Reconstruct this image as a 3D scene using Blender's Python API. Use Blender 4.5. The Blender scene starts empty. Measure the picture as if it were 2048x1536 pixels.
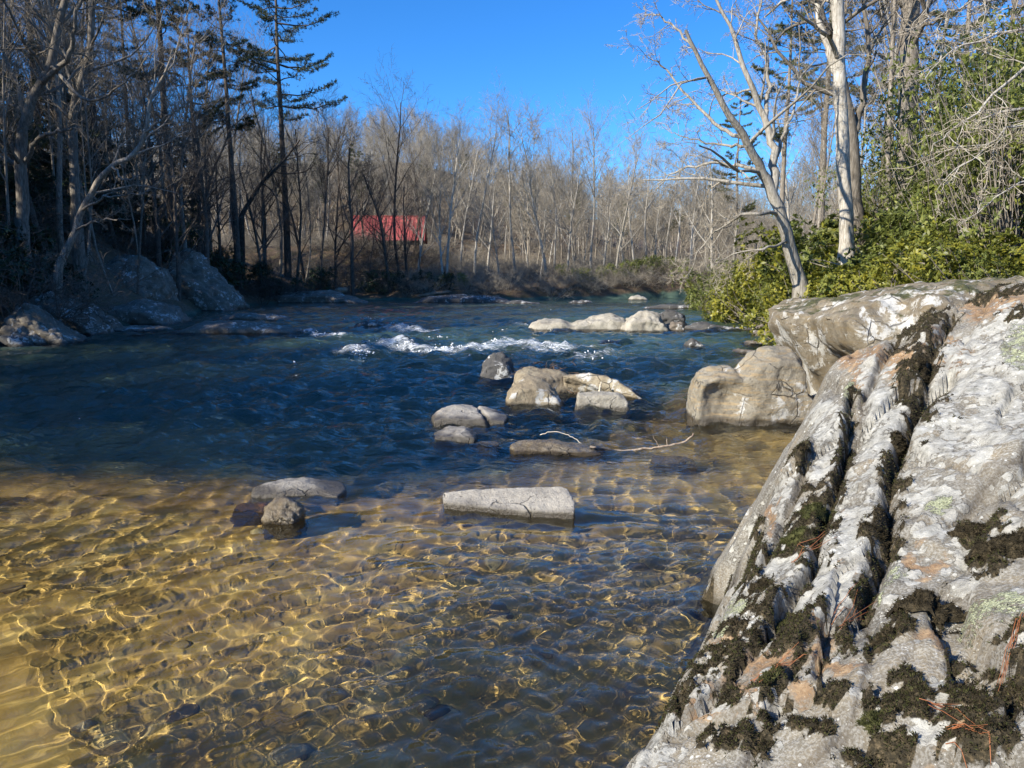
import bpy, bmesh, math, random
import numpy as np
from mathutils import Vector, Matrix

R = math.radians
sc = bpy.context.scene
col = sc.collection

# ------------------------------------------------------------------ camera, sky, sun, exposure
CAM_H, F_PX, PITCH = 1.8, 1490.0, math.atan2(208.0, 1490.0)
cam_data = bpy.data.cameras.new('camera')
cam = bpy.data.objects.new('camera', cam_data)
col.objects.link(cam)
cam.location = (0, 0, CAM_H)
cam.rotation_euler = (math.pi / 2 - PITCH, 0, 0)
cam_data.sensor_width = 36.0
cam_data.lens = 36.0 * F_PX / 2048.0
cam_data.clip_start, cam_data.clip_end = 0.05, 4000.0
sc.camera = cam

SUN_EL = R(30.0)
SUN_AZ = R(235.0)        # compass bearing of the sun (0 = +Y, clockwise): behind the camera, on its left
world = bpy.data.worlds.new('World')
sc.world = world
world.use_nodes = True
wn, wl = world.node_tree.nodes, world.node_tree.links
bg = wn['Background']
sky = wn.new('ShaderNodeTexSky')
sky.sky_type = 'NISHITA'
sky.sun_disc = False
sky.sun_elevation = SUN_EL
sky.sun_rotation = SUN_AZ
sky.air_density, sky.dust_density, sky.ozone_density = 0.9, 0.15, 3.2
hs = wn.new('ShaderNodeHueSaturation')
hs.inputs['Saturation'].default_value = 1.25
hs.inputs['Value'].default_value = 1.0
wl.new(sky.outputs[0], hs.inputs['Color'])
tint = wn.new('ShaderNodeMix'); tint.data_type = 'RGBA'; tint.blend_type = 'MULTIPLY'
tint.inputs[0].default_value = 1.0
tint.inputs[7].default_value = (0.52, 0.86, 1.14, 1)
wl.new(hs.outputs[0], tint.inputs[6])
wl.new(tint.outputs[2], bg.inputs['Color'])
bg.inputs['Strength'].default_value = 0.12

sd = bpy.data.lights.new('sun', 'SUN')
sd.energy, sd.angle, sd.color = 5.0, R(0.53), (1.0, 0.93, 0.82)
sun = bpy.data.objects.new('sun', sd)
col.objects.link(sun)
SUN_TO = Vector((math.sin(SUN_AZ) * math.cos(SUN_EL), math.cos(SUN_AZ) * math.cos(SUN_EL), math.sin(SUN_EL)))
sun.rotation_euler = SUN_TO.to_track_quat('Z', 'Y').to_euler()
sun.location = SUN_TO * 60
sd.cycles.is_caustics_light = True

sc.view_settings.view_transform = 'Standard'
sc.view_settings.look = 'None'
sc.view_settings.gamma = 1.0
sc.view_settings.exposure = 0.8
sc.view_settings.use_curve_mapping = False
sc.cycles.use_denoising = True
sc.cycles.max_bounces = 6
sc.cycles.transparent_max_bounces = 12
sc.cycles.sample_clamp_indirect = 4.0
sc.cycles.blur_glossy = 0.4

# ------------------------------------------------------------------ helpers
def ray(px, py):
    a, v = (px - 1024.0) / F_PX, (768.0 - py) / F_PX
    c, s = math.cos(PITCH), math.sin(PITCH)
    return np.array([a, c + s * v, -s + c * v])

def W(px, py, z=0.0):                       # photograph point -> place in the world, at height z
    d = ray(px, py)
    return np.array([0, 0, CAM_H]) + d * ((z - CAM_H) / d[2])

def D(px, py, dist):                        # photograph point -> place in the world, dist metres ahead
    d = ray(px, py)
    return np.array([0, 0, CAM_H]) + d * (dist / d[1])

def _hash(ix, iy, iz, seed):
    h = (ix * 374761393 + iy * 668265263 + iz * 2147483647 + seed * 974634777) & 0xFFFFFFFF
    h = ((h ^ (h >> 13)) * 1274126177) & 0xFFFFFFFF
    h = ((h ^ (h >> 16)) * 2246822519) & 0xFFFFFFFF
    return ((h ^ (h >> 15)) & 0xFFFF) / 65535.0

def noise(p, seed=0):                       # value noise, -1..1
    p = np.asarray(p, float)
    i = np.floor(p).astype(np.int64)
    f = p - i
    f = f * f * f * (f * (f * 6 - 15) + 10)
    x, y, z = i[:, 0], i[:, 1], i[:, 2]
    def L(a, b, t): return a + (b - a) * t
    r = 0
    c = [[[_hash(x + a, y + b, z + d, seed) for d in (0, 1)] for b in (0, 1)] for a in (0, 1)]
    x0 = L(L(c[0][0][0], c[1][0][0], f[:, 0]), L(c[0][1][0], c[1][1][0], f[:, 0]), f[:, 1])
    x1 = L(L(c[0][0][1], c[1][0][1], f[:, 0]), L(c[0][1][1], c[1][1][1], f[:, 0]), f[:, 1])
    return L(x0, x1, f[:, 2]) * 2 - 1

def fbm(p, octaves=4, seed=0, gain=0.5, lac=2.03):
    p = np.asarray(p, float)
    s, a = 0, 1.0
    for o in range(octaves):
        s = s + a * noise(p, seed + o * 17)
        p = p * lac + 11.3
        a *= gain
    return s

def cells(p, seed=0):
    """cellular noise in the plane: distance to the nearest and second nearest seed, a random number per cell, offset from its seed"""
    i0 = np.floor(p).astype(np.int64)
    d1 = np.full(len(p), 9.0); d2 = np.full(len(p), 9.0); rid = np.zeros(len(p)); off = np.zeros((len(p), 2))
    for a in (-1, 0, 1):
        for b in (-1, 0, 1):
            ix, iy = i0[:, 0] + a, i0[:, 1] + b
            c = np.stack([ix + _hash(ix, iy, 0 * ix + 1, seed), iy + _hash(ix, iy, 0 * ix + 2, seed)], 1)
            r = p - c
            d = np.hypot(r[:, 0], r[:, 1])
            m = d < d1
            d2 = np.where(m, d1, np.minimum(d2, d))
            rid = np.where(m, _hash(ix, iy, 0 * ix + 3, seed), rid)
            off[m] = r[m]
            d1 = np.where(m, d, d1)
    return d1, d2, rid, off

def xy3(x, y, k=1.0):
    return np.stack([x * k, y * k, np.zeros_like(x)], 1)

def sstep(a, b, x):
    t = np.clip((x - a) / (b - a), 0, 1)
    return t * t * (3 - 2 * t)

def seg_dist(q, path):
    best = np.full(len(q), 9.0); side = np.zeros(len(q))
    for a, b in zip(path[:-1], path[1:]):
        ab = b - a
        t = np.clip(((q - a) @ ab) / (ab @ ab + 1e-9), 0, 1)
        r = q - (a + t[:, None] * ab)
        dd = np.hypot(r[:, 0], r[:, 1])
        s = np.sign(ab[0] * r[:, 1] - ab[1] * r[:, 0])
        m = dd < best
        best[m], side[m] = dd[m], s[m]
    return best, side

def mesh_np(name, verts, faces, smooth=True):
    """faces: (n,3) or (n,4) int array, or a list of such arrays"""
    if not isinstance(faces, list):
        faces = [faces]
    faces = [np.asarray(f, np.int32) for f in faces if len(f)]
    me = bpy.data.meshes.new(name)
    verts = np.asarray(verts, np.float32)
    me.vertices.add(len(verts))
    me.vertices.foreach_set('co', verts.ravel())
    nl = sum(f.size for f in faces)
    nf = sum(len(f) for f in faces)
    me.loops.add(nl)
    me.loops.foreach_set('vertex_index', np.concatenate([f.ravel() for f in faces]))
    me.polygons.add(nf)
    tot = np.concatenate([np.full(len(f), f.shape[1], np.int32) for f in faces])
    start = np.concatenate([[0], np.cumsum(tot)[:-1]]).astype(np.int32)
    me.polygons.foreach_set('loop_start', start)
    try:
        me.polygons.foreach_set('loop_total', tot)
    except Exception:
        pass
    me.update(calc_edges=True)
    if smooth:
        me.polygons.foreach_set('use_smooth', np.ones(nf, bool))
    me.validate()
    return me

def add_attr(me, name, vals):
    a = me.attributes.new(name, 'FLOAT', 'POINT')
    a.data.foreach_set('value', np.asarray(vals, np.float32))

def obj(name, me, mat=None, parent=None, loc=None, label=None, cat=None, group=None, kind=None):
    o = bpy.data.objects.new(name, me)
    col.objects.link(o)
    if mat is not None and me is not None and not me.materials:
        me.materials.append(mat)
    if parent is not None:
        o.parent = parent
    if loc is not None:
        o.location = [float(v) for v in loc]
    tag(o, label, cat, group, kind)
    return o

def tag(o, label=None, cat=None, group=None, kind=None):
    for k, v in (('label', label), ('category', cat), ('group', group), ('kind', kind)):
        if v:
            o[k] = v
    return o

def grid_faces(n, m, wrap=False):
    i = np.arange(n - 1)[:, None] * m
    j = np.arange(m if wrap else m - 1)[None, :]
    jn = (j + 1) % m
    return np.stack([(i + j), (i + jn), (i + m + jn), (i + m + j)], -1).reshape(-1, 4)

def tubes(lines, sides=5):
    """lines: list of (pts (n,3), radii (n,)); -> verts, quads"""
    V, Fq, base = [], [], 0
    ang = np.arange(sides) / sides * 2 * math.pi
    ca, sa = np.cos(ang), np.sin(ang)
    for pts, rad in lines:
        pts = np.asarray(pts, float); rad = np.asarray(rad, float)
        n = len(pts)
        t = np.gradient(pts, axis=0)
        t /= (np.linalg.norm(t, axis=1, keepdims=True) + 1e-9)
        ref = np.array([0, 0, 1.0]) if abs(t[0, 2]) < 0.8 else np.array([1.0, 0, 0])
        a = np.cross(t, ref); a /= (np.linalg.norm(a, axis=1, keepdims=True) + 1e-9)
        b = np.cross(t, a)
        ring = pts[:, None, :] + rad[:, None, None] * (a[:, None, :] * ca[None, :, None] + b[:, None, :] * sa[None, :, None])
        V.append(ring.reshape(-1, 3))
        Fq.append(grid_faces(n, sides, True) + base)
        base += n * sides
    return np.concatenate(V), np.concatenate(Fq)

def jitter_line(pts, n, amp, rng):
    """resample a polyline (Catmull-Rom) to n points with a little wander"""
    pts = np.asarray(pts, float)
    k = len(pts)
    P = np.vstack([2 * pts[0] - pts[1], pts, 2 * pts[-1] - pts[-2]])
    u = np.linspace(0, k - 1 - 1e-6, n)
    i = u.astype(int); f = (u - i)[:, None]
    p0, p1, p2, p3 = P[i], P[i + 1], P[i + 2], P[i + 3]
    q = 0.5 * (2 * p1 + (p2 - p0) * f + (2 * p0 - 5 * p1 + 4 * p2 - p3) * f ** 2 + (3 * p1 - p0 - 3 * p2 + p3) * f ** 3)
    w = rng.normal(0, amp, (n, 3)); w[0] = 0
    return q + w

# ------------------------------------------------------------------ node material helpers
class NT:
    def __init__(self, name):
        self.m = bpy.data.materials.new(name)
        self.m.use_nodes = True
        self.n, self.l = self.m.node_tree.nodes, self.m.node_tree.links
        self.bsdf = self.n['Principled BSDF']
        self.out = self.n['Material Output']
    def node(self, t, **kw):
        x = self.n.new(t)
        for k, v in kw.items():
            setattr(x, k, v)
        return x
    def put(self, sock, v):
        if hasattr(v, 'links'):
            self.l.new(v, sock)
        elif isinstance(v, (tuple, list)) and len(v) == 3 and sock.type == 'RGBA':
            sock.default_value = (*v, 1)
        else:
            sock.default_value = v
    def coord(self, kind='Object'):
        return self.node('ShaderNodeTexCoord').outputs[kind]
    def scaled(self, vec, s):
        m = self.node('ShaderNodeMapping')
        self.put(m.inputs['Vector'], vec)
        m.inputs['Scale'].default_value = s if isinstance(s, (tuple, list)) else (s, s, s)
        return m.outputs[0]
    def noise(self, vec, scale, detail=4, rough=0.5, dist=0.0):
        x = self.node('ShaderNodeTexNoise')
        self.put(x.inputs['Vector'], vec)
        x.inputs['Scale'].default_value = scale
        x.inputs['Detail'].default_value = detail
        x.inputs['Roughness'].default_value = rough
        x.inputs['Distortion'].default_value = dist
        return x.outputs[0]
    def voronoi(self, vec, scale, feature='F1', out='Distance', rnd=1.0):
        x = self.node('ShaderNodeTexVoronoi', feature=feature)
        self.put(x.inputs['Vector'], vec)
        x.inputs['Scale'].default_value = scale
        x.inputs['Randomness'].default_value = rnd
        return x.outputs[out]
    def ramp(self, fac, stops, interp='LINEAR'):
        x = self.node('ShaderNodeValToRGB')
        x.color_ramp.interpolation = interp
        e = x.color_ramp.elements
        while len(e) < len(stops):
            e.new(0.5)
        for i, (p, c) in enumerate(stops):
            e[i].position = p
            e[i].color = (*c, 1) if len(c) == 3 else c
        self.put(x.inputs['Fac'], fac)
        return x.outputs['Color']
    def step(self, v, a, b):
        x = self.node('ShaderNodeMapRange', interpolation_type='SMOOTHSTEP')
        self.put(x.inputs['Value'], v)
        x.inputs['From Min'].default_value, x.inputs['From Max'].default_value = a, b
        return x.outputs[0]
    def math(self, op, a, b=0.0, clamp=False):
        x = self.node('ShaderNodeMath', operation=op, use_clamp=clamp)
        self.put(x.inputs[0], a); self.put(x.inputs[1], b)
        return x.outputs[0]
    def mix(self, fac, a, b, blend='MIX'):
        x = self.node('ShaderNodeMix', data_type='RGBA', blend_type=blend)
        self.put(x.inputs[0], fac); self.put(x.inputs[6], a); self.put(x.inputs[7], b)
        return x.outputs[2]
    def attr(self, name):
        return self.node('ShaderNodeAttribute', attribute_name=name).outputs['Fac']
    def bump(self, h, strength=0.5, dist=0.02, normal=None):
        x = self.node('ShaderNodeBump')
        x.inputs['Strength'].default_value = strength
        x.inputs['Distance'].default_value = dist
        self.put(x.inputs['Height'], h)
        if normal is not None:
            self.put(x.inputs['Normal'], normal)
        return x.outputs[0]
    def finish(self, color=None, rough=0.8, normal=None, spec=None):
        b = self.bsdf
        if color is not None: self.put(b.inputs['Base Color'], color)
        self.put(b.inputs['Roughness'], rough)
        if normal is not None: self.put(b.inputs['Normal'], normal)
        if spec is not None: self.put(b.inputs['Specular IOR Level'], spec)
        return self.m
# ------------------------------------------------------------------ the lie of the land
LB_Y = [-200, -20, 5, 22, 36, 54, 62, 68, 72, 400]
LB_X = [-13, -13, -13, -14.3, -16.5, -19.5, -18.5, -14, -60, -60]
RB_Y = [-200, -6, 0, 2.5, 5, 9, 15, 25, 34, 45, 58, 63, 66, 400]
RB_X = [-1.0, 0.0, 0.7, 1.1, 2.6, 5.2, 8.2, 11.3, 12.3, 13.6, 15.5, 22, 260, 260]
FB_X = [-400, -20, -13, 0, 11, 15, 40, 150, 400]
FB_Y = [66, 67, 68.5, 69.5, 74, 77, 84, 96, 120]

def inside(x, y):
    """metres inside the river (negative on land)"""
    wob = 0.6 * noise(xy3(x, y, 0.35), 5) * sstep(8, 16, y) + 0.3 * noise(xy3(x, y, 1.1), 6) * sstep(8, 16, y)
    return np.minimum(np.minimum(x - np.interp(y, LB_Y, LB_X), np.interp(y, RB_Y, RB_X) - x), np.interp(x, FB_X, FB_Y) - y) + wob

SHELF_X = [-14, -6, -4.8, -2.2, -0.9, 0.2, 1.4, 3, 6]
SHELF_Y = [7.6, 7.0, 6.75, 6.35, 6.3, 6.9, 9.2, 12, 18]

def ground_z(x, y):
    x = np.asarray(x, float).ravel(); y = np.asarray(y, float).ravel()
    d = inside(x, y)
    # bed
    past = y - np.interp(x, SHELF_X, SHELF_Y) + 0.30 * fbm(xy3(x, y, 1.2), 3, 3)
    shelf = -0.30 - 0.06 * noise(xy3(x, y, 0.5), 9)
    shelf = shelf - 0.1 * sstep(0.6, 2.8, 5.2 - y) + 0.15 * np.exp(-((past + 0.25) / 0.25) ** 2) * sstep(0.6, -1.2, x)
    deep = -0.95 - 0.25 * noise(xy3(x, y, 0.3), 8) + 0.55 * sstep(16, 24, y)
    wid = np.where(x < 0, 2.4, 3.4)
    bed = shelf + (deep - shelf) * sstep(0, 1, past / wid)
    bed = bed + 0.03 * fbm(xy3(x, y, 2.6), 3, 4) * sstep(30, 12, y)
    bed = bed * sstep(-0.2, 1.6, d) - 0.02
    # land
    o = np.maximum(-d, 0)
    bank = 0.9 * (1 - np.exp(-o / 0.7)) + 0.25 * fbm(xy3(x, y, 0.4), 3, 2) * sstep(0, 3, o)
    left = np.maximum(np.interp(y, LB_Y, LB_X) - x, 0) * (y < 400)
    edge = sstep(-10.2, -15.0, 0.574 * x - 0.819 * y)                      # the left hill ends beside the camera
    hill = (0.62 * np.maximum(left - 1.5, 0))
    hill = 23 * (1 - np.exp(-hill / 19.0)) * edge * sstep(82, 52, y)
    back = 28 * sstep(92, 225, y + 0.25 * x + 6 * noise(xy3(x, y, 0.02), 12)) * (1.0 - 0.85 * sstep(-38, 45, x)) + 1.6 * sstep(70, 84, y)
    back = back + 3.0 * sstep(-2, -16, x) * sstep(74, 84, y)
    right = np.maximum(x - np.interp(y, RB_Y, RB_X), 0)
    rh = 10 * (1 - np.exp(-np.maximum(right - 1, 0) * 0.3 / 10)) * sstep(62, 50, y)
    far = 40 * sstep(220, 600, np.hypot(x, y)) + 6 * fbm(xy3(x, y, 0.006), 3, 31) * sstep(150, 300, np.hypot(x, y))
    land = bank + np.maximum(hill, 0) + back + rh + np.maximum(far, 0) * sstep(0, 20, o)
    return np.where(d > 0, bed, land - 0.02)

def gz(x, y):
    return float(ground_z([x], [y])[0])

def polar(rs, th):
    """sheet of rings round the point below the camera"""
    x = rs[:, None] * np.sin(th)[None, :]
    y = rs[:, None] * np.cos(th)[None, :]
    return x.ravel(), y.ravel()

def make_ground():
    fine = np.radians(np.arange(-44, 44.01, 0.45))
    th = np.concatenate([fine, np.radians(np.arange(46.5, 315.5, 3.0))])
    rs = [0.25]
    while rs[-1] < 1500:
        rs.append(rs[-1] + max(0.034, 0.0125 * rs[-1]) * (1 if rs[-1] < 260 else 5))
    rs = np.array(rs)
    x, y = polar(rs, th)
    z = ground_z(x, y)
    v = np.stack([x, y, z], 1)
    f = grid_faces(len(rs), len(th), True)
    c = len(v)
    v = np.vstack([v, [[0, 0, gz(0, 0)]]])
    j = np.arange(len(th))
    cap = np.stack([np.full(len(th), c), j, (j + 1) % len(th)], 1)
    me = mesh_np('ground', v, [f, cap])
    d = np.append(inside(x, y), 0)
    add_attr(me, 'inside', np.clip(d, -20, 20))
    past = np.append(y - np.interp(x, SHELF_X, SHELF_Y), 0)
    add_attr(me, 'past', np.clip(past, -6, 6))
    # material: leaf litter on land, golden sand and stones on the bed
    t = NT('ground_material')
    co = t.coord('Object')
    n1 = t.noise(co, 1.3, 6, 0.6)
    n2 = t.noise(co, 14, 4, 0.65)
    litter = t.ramp(n2, [(0.3, (0.04, 0.028, 0.018)), (0.5, (0.125, 0.085, 0.052)), (0.72, (0.25, 0.185, 0.125))])
    litter = t.mix(t.step(n1, 0.45, 0.65), litter, (0.10, 0.08, 0.04))
    peb = t.voronoi(co, 9.0, 'F1', 'Color')
    pg = t.node('ShaderNodeSeparateColor'); t.put(pg.inputs[0], peb)
    sand = t.ramp(t.noise(co, 3.0, 5, 0.6), [(0.3, (0.24, 0.138, 0.038)), (0.5, (0.43, 0.265, 0.070)), (0.7, (0.59, 0.40, 0.125))])
    stones = t.ramp(pg.outputs[0], [(0.0, (0.15, 0.10, 0.045)), (0.45, (0.34, 0.22, 0.078)), (0.8, (0.52, 0.355, 0.125)), (1.0, (0.62, 0.47, 0.21))])
    sx_ = t.node('ShaderNodeSeparateXYZ'); t.put(sx_.inputs[0], co)
    grey = t.step(t.math('ADD', sx_.outputs['X'], t.math('MULTIPLY', t.noise(co, 0.8, 4, 0.6), 3.0)), 0.2, 2.6)
    bedc = t.mix(t.step(t.noise(co, 1.1, 3, 0.6), 0.50, 0.74), sand, stones)
    bedc = t.mix(t.math('MULTIPLY', grey, 0.3), bedc, t.ramp(t.noise(co, 5, 4, .65), [(0.35, (0.24, 0.175, 0.09)), (0.65, (0.46, 0.33, 0.155))]))
    bedc = t.mix(t.math('MULTIPLY', n2, 0.25), bedc, (0.14, 0.10, 0.035))
    deep_scatter = t.ramp(t.noise(co, 0.9, 5, 0.6), [(0.35, (0.045, 0.08, 0.06)), (0.6, (0.10, 0.15, 0.105))])  # teal of light scattered in deep water, painted into the bed colour
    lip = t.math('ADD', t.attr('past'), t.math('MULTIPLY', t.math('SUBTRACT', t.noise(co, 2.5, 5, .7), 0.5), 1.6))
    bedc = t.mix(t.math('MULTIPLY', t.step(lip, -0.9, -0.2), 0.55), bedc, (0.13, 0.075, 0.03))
    bedc = t.mix(t.step(lip, -0.1, 1.6), bedc, deep_scatter)
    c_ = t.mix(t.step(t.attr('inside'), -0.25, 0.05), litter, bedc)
    hgt = t.math('ADD', t.math('MULTIPLY', t.voronoi(co, 9.0), -0.6), n2)
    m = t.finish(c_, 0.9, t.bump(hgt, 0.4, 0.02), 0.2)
    o = obj('ground', me, m, kind='structure')
    o.cycles.is_caustics_receiver = True
    return o
ground = make_ground()

# ------------------------------------------------------------------ the river
CRESTS = [   # where the water breaks: photograph path, height, foam, trail towards the camera in metres
    ([(800, 688), (850, 698), (905, 701), (950, 697), (985, 688), (1012, 683), (1060, 690), (1120, 694)], .10, 1.0, 1.6),
    ([(720, 690), (770, 684), (815, 690)], .08, .75, 1.0), ([(690, 641), (740, 638), (775, 644)], .06, .7, .8), ([(785, 655), (812, 660), (845, 663)], .12, .95, 1.2),
    ([(610, 666), (640, 672), (672, 672), (705, 677)], .10, .95, .5), ([(712, 705), (722, 714), (738, 714)], .12, .95, .5), ([(1125, 708), (1165, 713), (1215, 711)], .08, .85, .7),
    ([(1040, 652), (1080, 658), (1130, 664)], .08, .75, 1.0), ([(930, 662), (990, 664), (1040, 662)], .05, .55, .8), ([(1195, 686), (1260, 689)], .05, .7, .3), ([(240, 667), (285, 668)], .05, .8, .3),
    ([(860, 712), (960, 716), (1060, 710)], .03, .55, .9), ([(1430, 662), (1470, 664)], .05, .7, .3), ([(460, 722), (520, 716)], .03, .5, .3), ([(360, 738), (430, 730)], .03, .5, .3), ([(540, 738), (640, 730)], .03, .5, .4), ([(1320, 702), (1370, 704)], .03, .5, .3),
    ([(760, 676), (840, 679), (900, 676)], .06, .5, .8), ([(1030, 622), (1120, 620)], .04, .4, .6), ([(620, 690), (680, 694)], .04, .5, .5)]
CREST_W = [(np.array([W(*p)[:2] for p in path]), h, f, tr) for path, h, f, tr in CRESTS]

def make_river():
    rng = np.random.default_rng(11)
    fine = np.radians(np.arange(-39, 39.01, 0.31))
    th = np.concatenate([np.radians(np.arange(-110, -39.5, 2.5)), fine, np.radians(np.arange(40, 111, 2.5))])
    rs = [0.9]
    while rs[-1] < 140:
        rs.append(rs[-1] + max(0.0165, 0.0066 * rs[-1]) * (1 if rs[-1] < 60 else 2.2))
    rs = np.array(rs)
    x, y = polar(rs, th)
    r = np.hypot(x, y)
    z = np.zeros_like(x)
    # small ripples: a spread of short wave trains, fading where the sheet is too coarse to carry them
    for k in range(46):
        lam = 0.08 * (0.8 / 0.08) ** (rng.random() ** 1.5)
        th_ = rng.normal(math.pi / 2 + 0.12, 0.95)
        kx, ky = math.cos(th_) * 2 * math.pi / lam, math.sin(th_) * 2 * math.pi / lam
        amp = 0.00135 * (lam / 0.2) ** 0.8 * rng.uniform(0.5, 1.3)
        cell = np.maximum(0.016, 0.0052 * r)
        keep = sstep(0.42, 0.2, cell / lam)
        wx = x + 0.10 * np.sin(y * 1.7 + k) + 0.05 * np.sin(x * 3.1 + y * 2.3 + 2 * k)
        wy = y + 0.10 * np.sin(x * 1.4 + 3 * k) + 0.05 * np.sin(y * 2.9 - x * 2.1 + k)
        z += amp * keep * np.sin(kx * wx + ky * wy + rng.random() * 6.28)
    z *= 1 + 0.45 * sstep(3.4, 5.0, y)
    z *= (0.75 + 0.45 * noise(xy3(x, y, 0.55), 21)) * (1 + 1.3 * sstep(6.0, 9.0, y + 0.4 * np.minimum(x, 1.0) * -1))
    # rougher water mid-stream
    mid = sstep(6.5, 10, y + 0.6 * np.maximum(-x, 0) * 0.2) * sstep(72, 40, y) * sstep(0.3, 3, inside(x, y))
    z += mid * (0.062 * fbm(np.stack([x * 1.0, y * 2.2, 0 * x], 1), 3, 40) + 0.042 * fbm(np.stack([x * 2.6, y * 5.0, 0 * x], 1), 3, 41))
    foam = np.zeros_like(x)
    q = np.stack([x + 0.3 * fbm(xy3(x, y, 0.9), 2, 44), y + 0.35 * fbm(xy3(x, y, 0.8), 2, 46)], 1)
    near = (y > 9) & (y < 60) & (np.abs(x) < 22)
    qn, xn, yn = q[near], x[near], y[near]
    zn, fn_ = np.zeros(len(qn)), np.zeros(len(qn))
    for path, H, fo, tr in CREST_W:
        d, _ = seg_dist(qn, path)
        cy = np.interp(qn[:, 0], *(np.array(sorted(path.tolist())).T))
        down = np.maximum(cy - qn[:, 1], 0)                     # downstream is towards the camera
        dd = np.where(qn[:, 1] < cy, d / (tr * 1.2), d / 0.35)
        zn += H * np.exp(-(d / 0.42) ** 2)
        fn_ = np.maximum(fn_, fo * np.exp(-dd ** 1.5))
    zn += np.minimum(fn_, 0.8) * 0.10 * fbm(np.stack([xn * 3, yn * 4, 0 * xn], 1), 4, 45, 0.6)
    z[near] += zn; foam[near] = fn_
    # long standing waves below the rapids
    z += 0.02 * mid * np.sin(1.9 * y + 0.6 * np.sin(0.8 * x)) * noise(xy3(x, y, 0.3), 47)
    v = np.stack([x, y, z], 1)
    me = mesh_np('river', v, grid_faces(len(rs), len(th)))
    add_attr(me, 'foam', foam)
    t = NT('river_water')
    co = t.coord('Object')
    sx = t.scaled(co, (1.0, 2.2, 1.0))
    dist = t.node('ShaderNodeVectorMath', operation='LENGTH'); t.put(dist.inputs[0], co)
    far = t.step(dist.outputs['Value'], 5.0, 10.0)
    n = t.math('ADD', t.noise(sx, 2.2, 4, 0.6, 0.4), t.math('MULTIPLY', t.noise(sx, 7.0, 3, 0.6, 0.5), 0.45))
    nb = t.node('ShaderNodeBump')
    nb.inputs['Distance'].default_value = 0.13
    t.put(nb.inputs['Height'], n)
    t.put(nb.inputs['Strength'], t.math('MULTIPLY', far, 1.0))
    gl = t.node('ShaderNodeBsdfGlass')
    gl.inputs['IOR'].default_value = 1.333
    gl.inputs['Roughness'].default_value = 0.0
    gl.inputs['Color'].default_value = (0.93, 0.97, 0.96, 1)
    t.l.new(nb.outputs[0], gl.inputs['Normal'])
    fm = t.attr('foam')
    fn = t.math('ADD', t.noise(t.scaled(co, (1.1, 3.6, 2)), 4.0, 7, 0.78, 1.2), t.math('MULTIPLY', t.noise(t.scaled(co, (1, 2.5, 1)), 1.6, 4, .6), 0.5))
    mask = t.step(t.math('ADD', t.math('MULTIPLY', fm, 0.58), t.math('SUBTRACT', fn, 1.12)), 0.0, 0.45)
    white = t.bsdf
    white.inputs['Base Color'].default_value = (0.86, 0.9, 0.92, 1)
    white.inputs['Roughness'].default_value = 0.6
    t.l.new(nb.outputs[0], white.inputs['Normal'])
    mx = t.node('ShaderNodeMixShader')
    t.l.new(mask, mx.inputs[0]); t.l.new(gl.outputs[0], mx.inputs[1]); t.l.new(white.outputs[0], mx.inputs[2])
    t.l.new(mx.outputs[0], t.out.inputs['Surface'])
    o = obj('river', me, t.m, kind='structure')
    o.cycles.is_caustics_caster = True
    return o
river = make_river()

def make_spray():
    """broken white water: lumps and drops thrown up along the crests"""
    rng = np.random.default_rng(23)
    octa = np.array([[1, 0, 0], [-1, 0, 0], [0, 1, 0], [0, -1, 0], [0, 0, 1], [0, 0, -1]], float)
    of = np.array([[0, 2, 4], [2, 1, 4], [1, 3, 4], [3, 0, 4], [2, 0, 5], [1, 2, 5], [3, 1, 5], [0, 3, 5]])
    V, Fc, k = [], [], 0
    for path, H, fo, tr in CREST_W:
        L = np.linalg.norm(np.diff(path, axis=0), axis=1).sum()
        for j in range(int(L * 22 * fo ** 2 * min(1.5, H / 0.08))):
            u = rng.random() * (len(path) - 1.001); i = int(u)
            p = path[i] + (path[i + 1] - path[i]) * (u - i)
            if noise(np.array([[p[0] * 2.2, p[1], 3.0]]), 55)[0] < -0.25: continue
            dn = rng.exponential(0.18) * (1 + tr * 0.5)
            s = rng.uniform(0.008, 0.026)
            c = np.array([p[0] + rng.normal(0, .12), p[1] - dn + rng.normal(0, .05), max(0.0, H * math.exp(-(dn / .4) ** 2) + rng.normal(.01, .03))])
            M = rng.normal(0, 1, (3, 3)); M, _ = np.linalg.qr(M)
            V.append((octa * rng.uniform(0.6, 1.4, (6, 1)) * s * [1.9, 1.0, 0.8]) @ (np.eye(3) if rng.random() < .6 else M) + c); Fc.append(of + k); k += 6
    t = NT('white_water')
    m = t.finish((0.88, 0.91, 0.93), 0.5)
    obj('whitewater', mesh_np('whitewater', np.vstack(V), np.vstack(Fc)), m, label='broken white water along the riffle in midstream', cat='foam', kind='stuff')
make_spray()
# ------------------------------------------------------------------ the lichened boulder beside the camera
BA = np.array([0.28, 1.90]); BD = np.array([0.5593, 0.8290]); BN = np.array([0.8290, -0.5593])
def b_plane(x, y):
    return 0.459 + 0.47 * (x - 0.28) + 0.07 * (y - 1.9)
def _on_plane(px, py):
    d = ray(px, py)
    t = (CAM_H - 0.459 + 0.47 * 0.28 + 0.07 * 1.9) / (0.47 * d[0] + 0.07 * d[1] - d[2])
    q = d[:2] * t - BA
    return [q @ BN, q @ BD]
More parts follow.
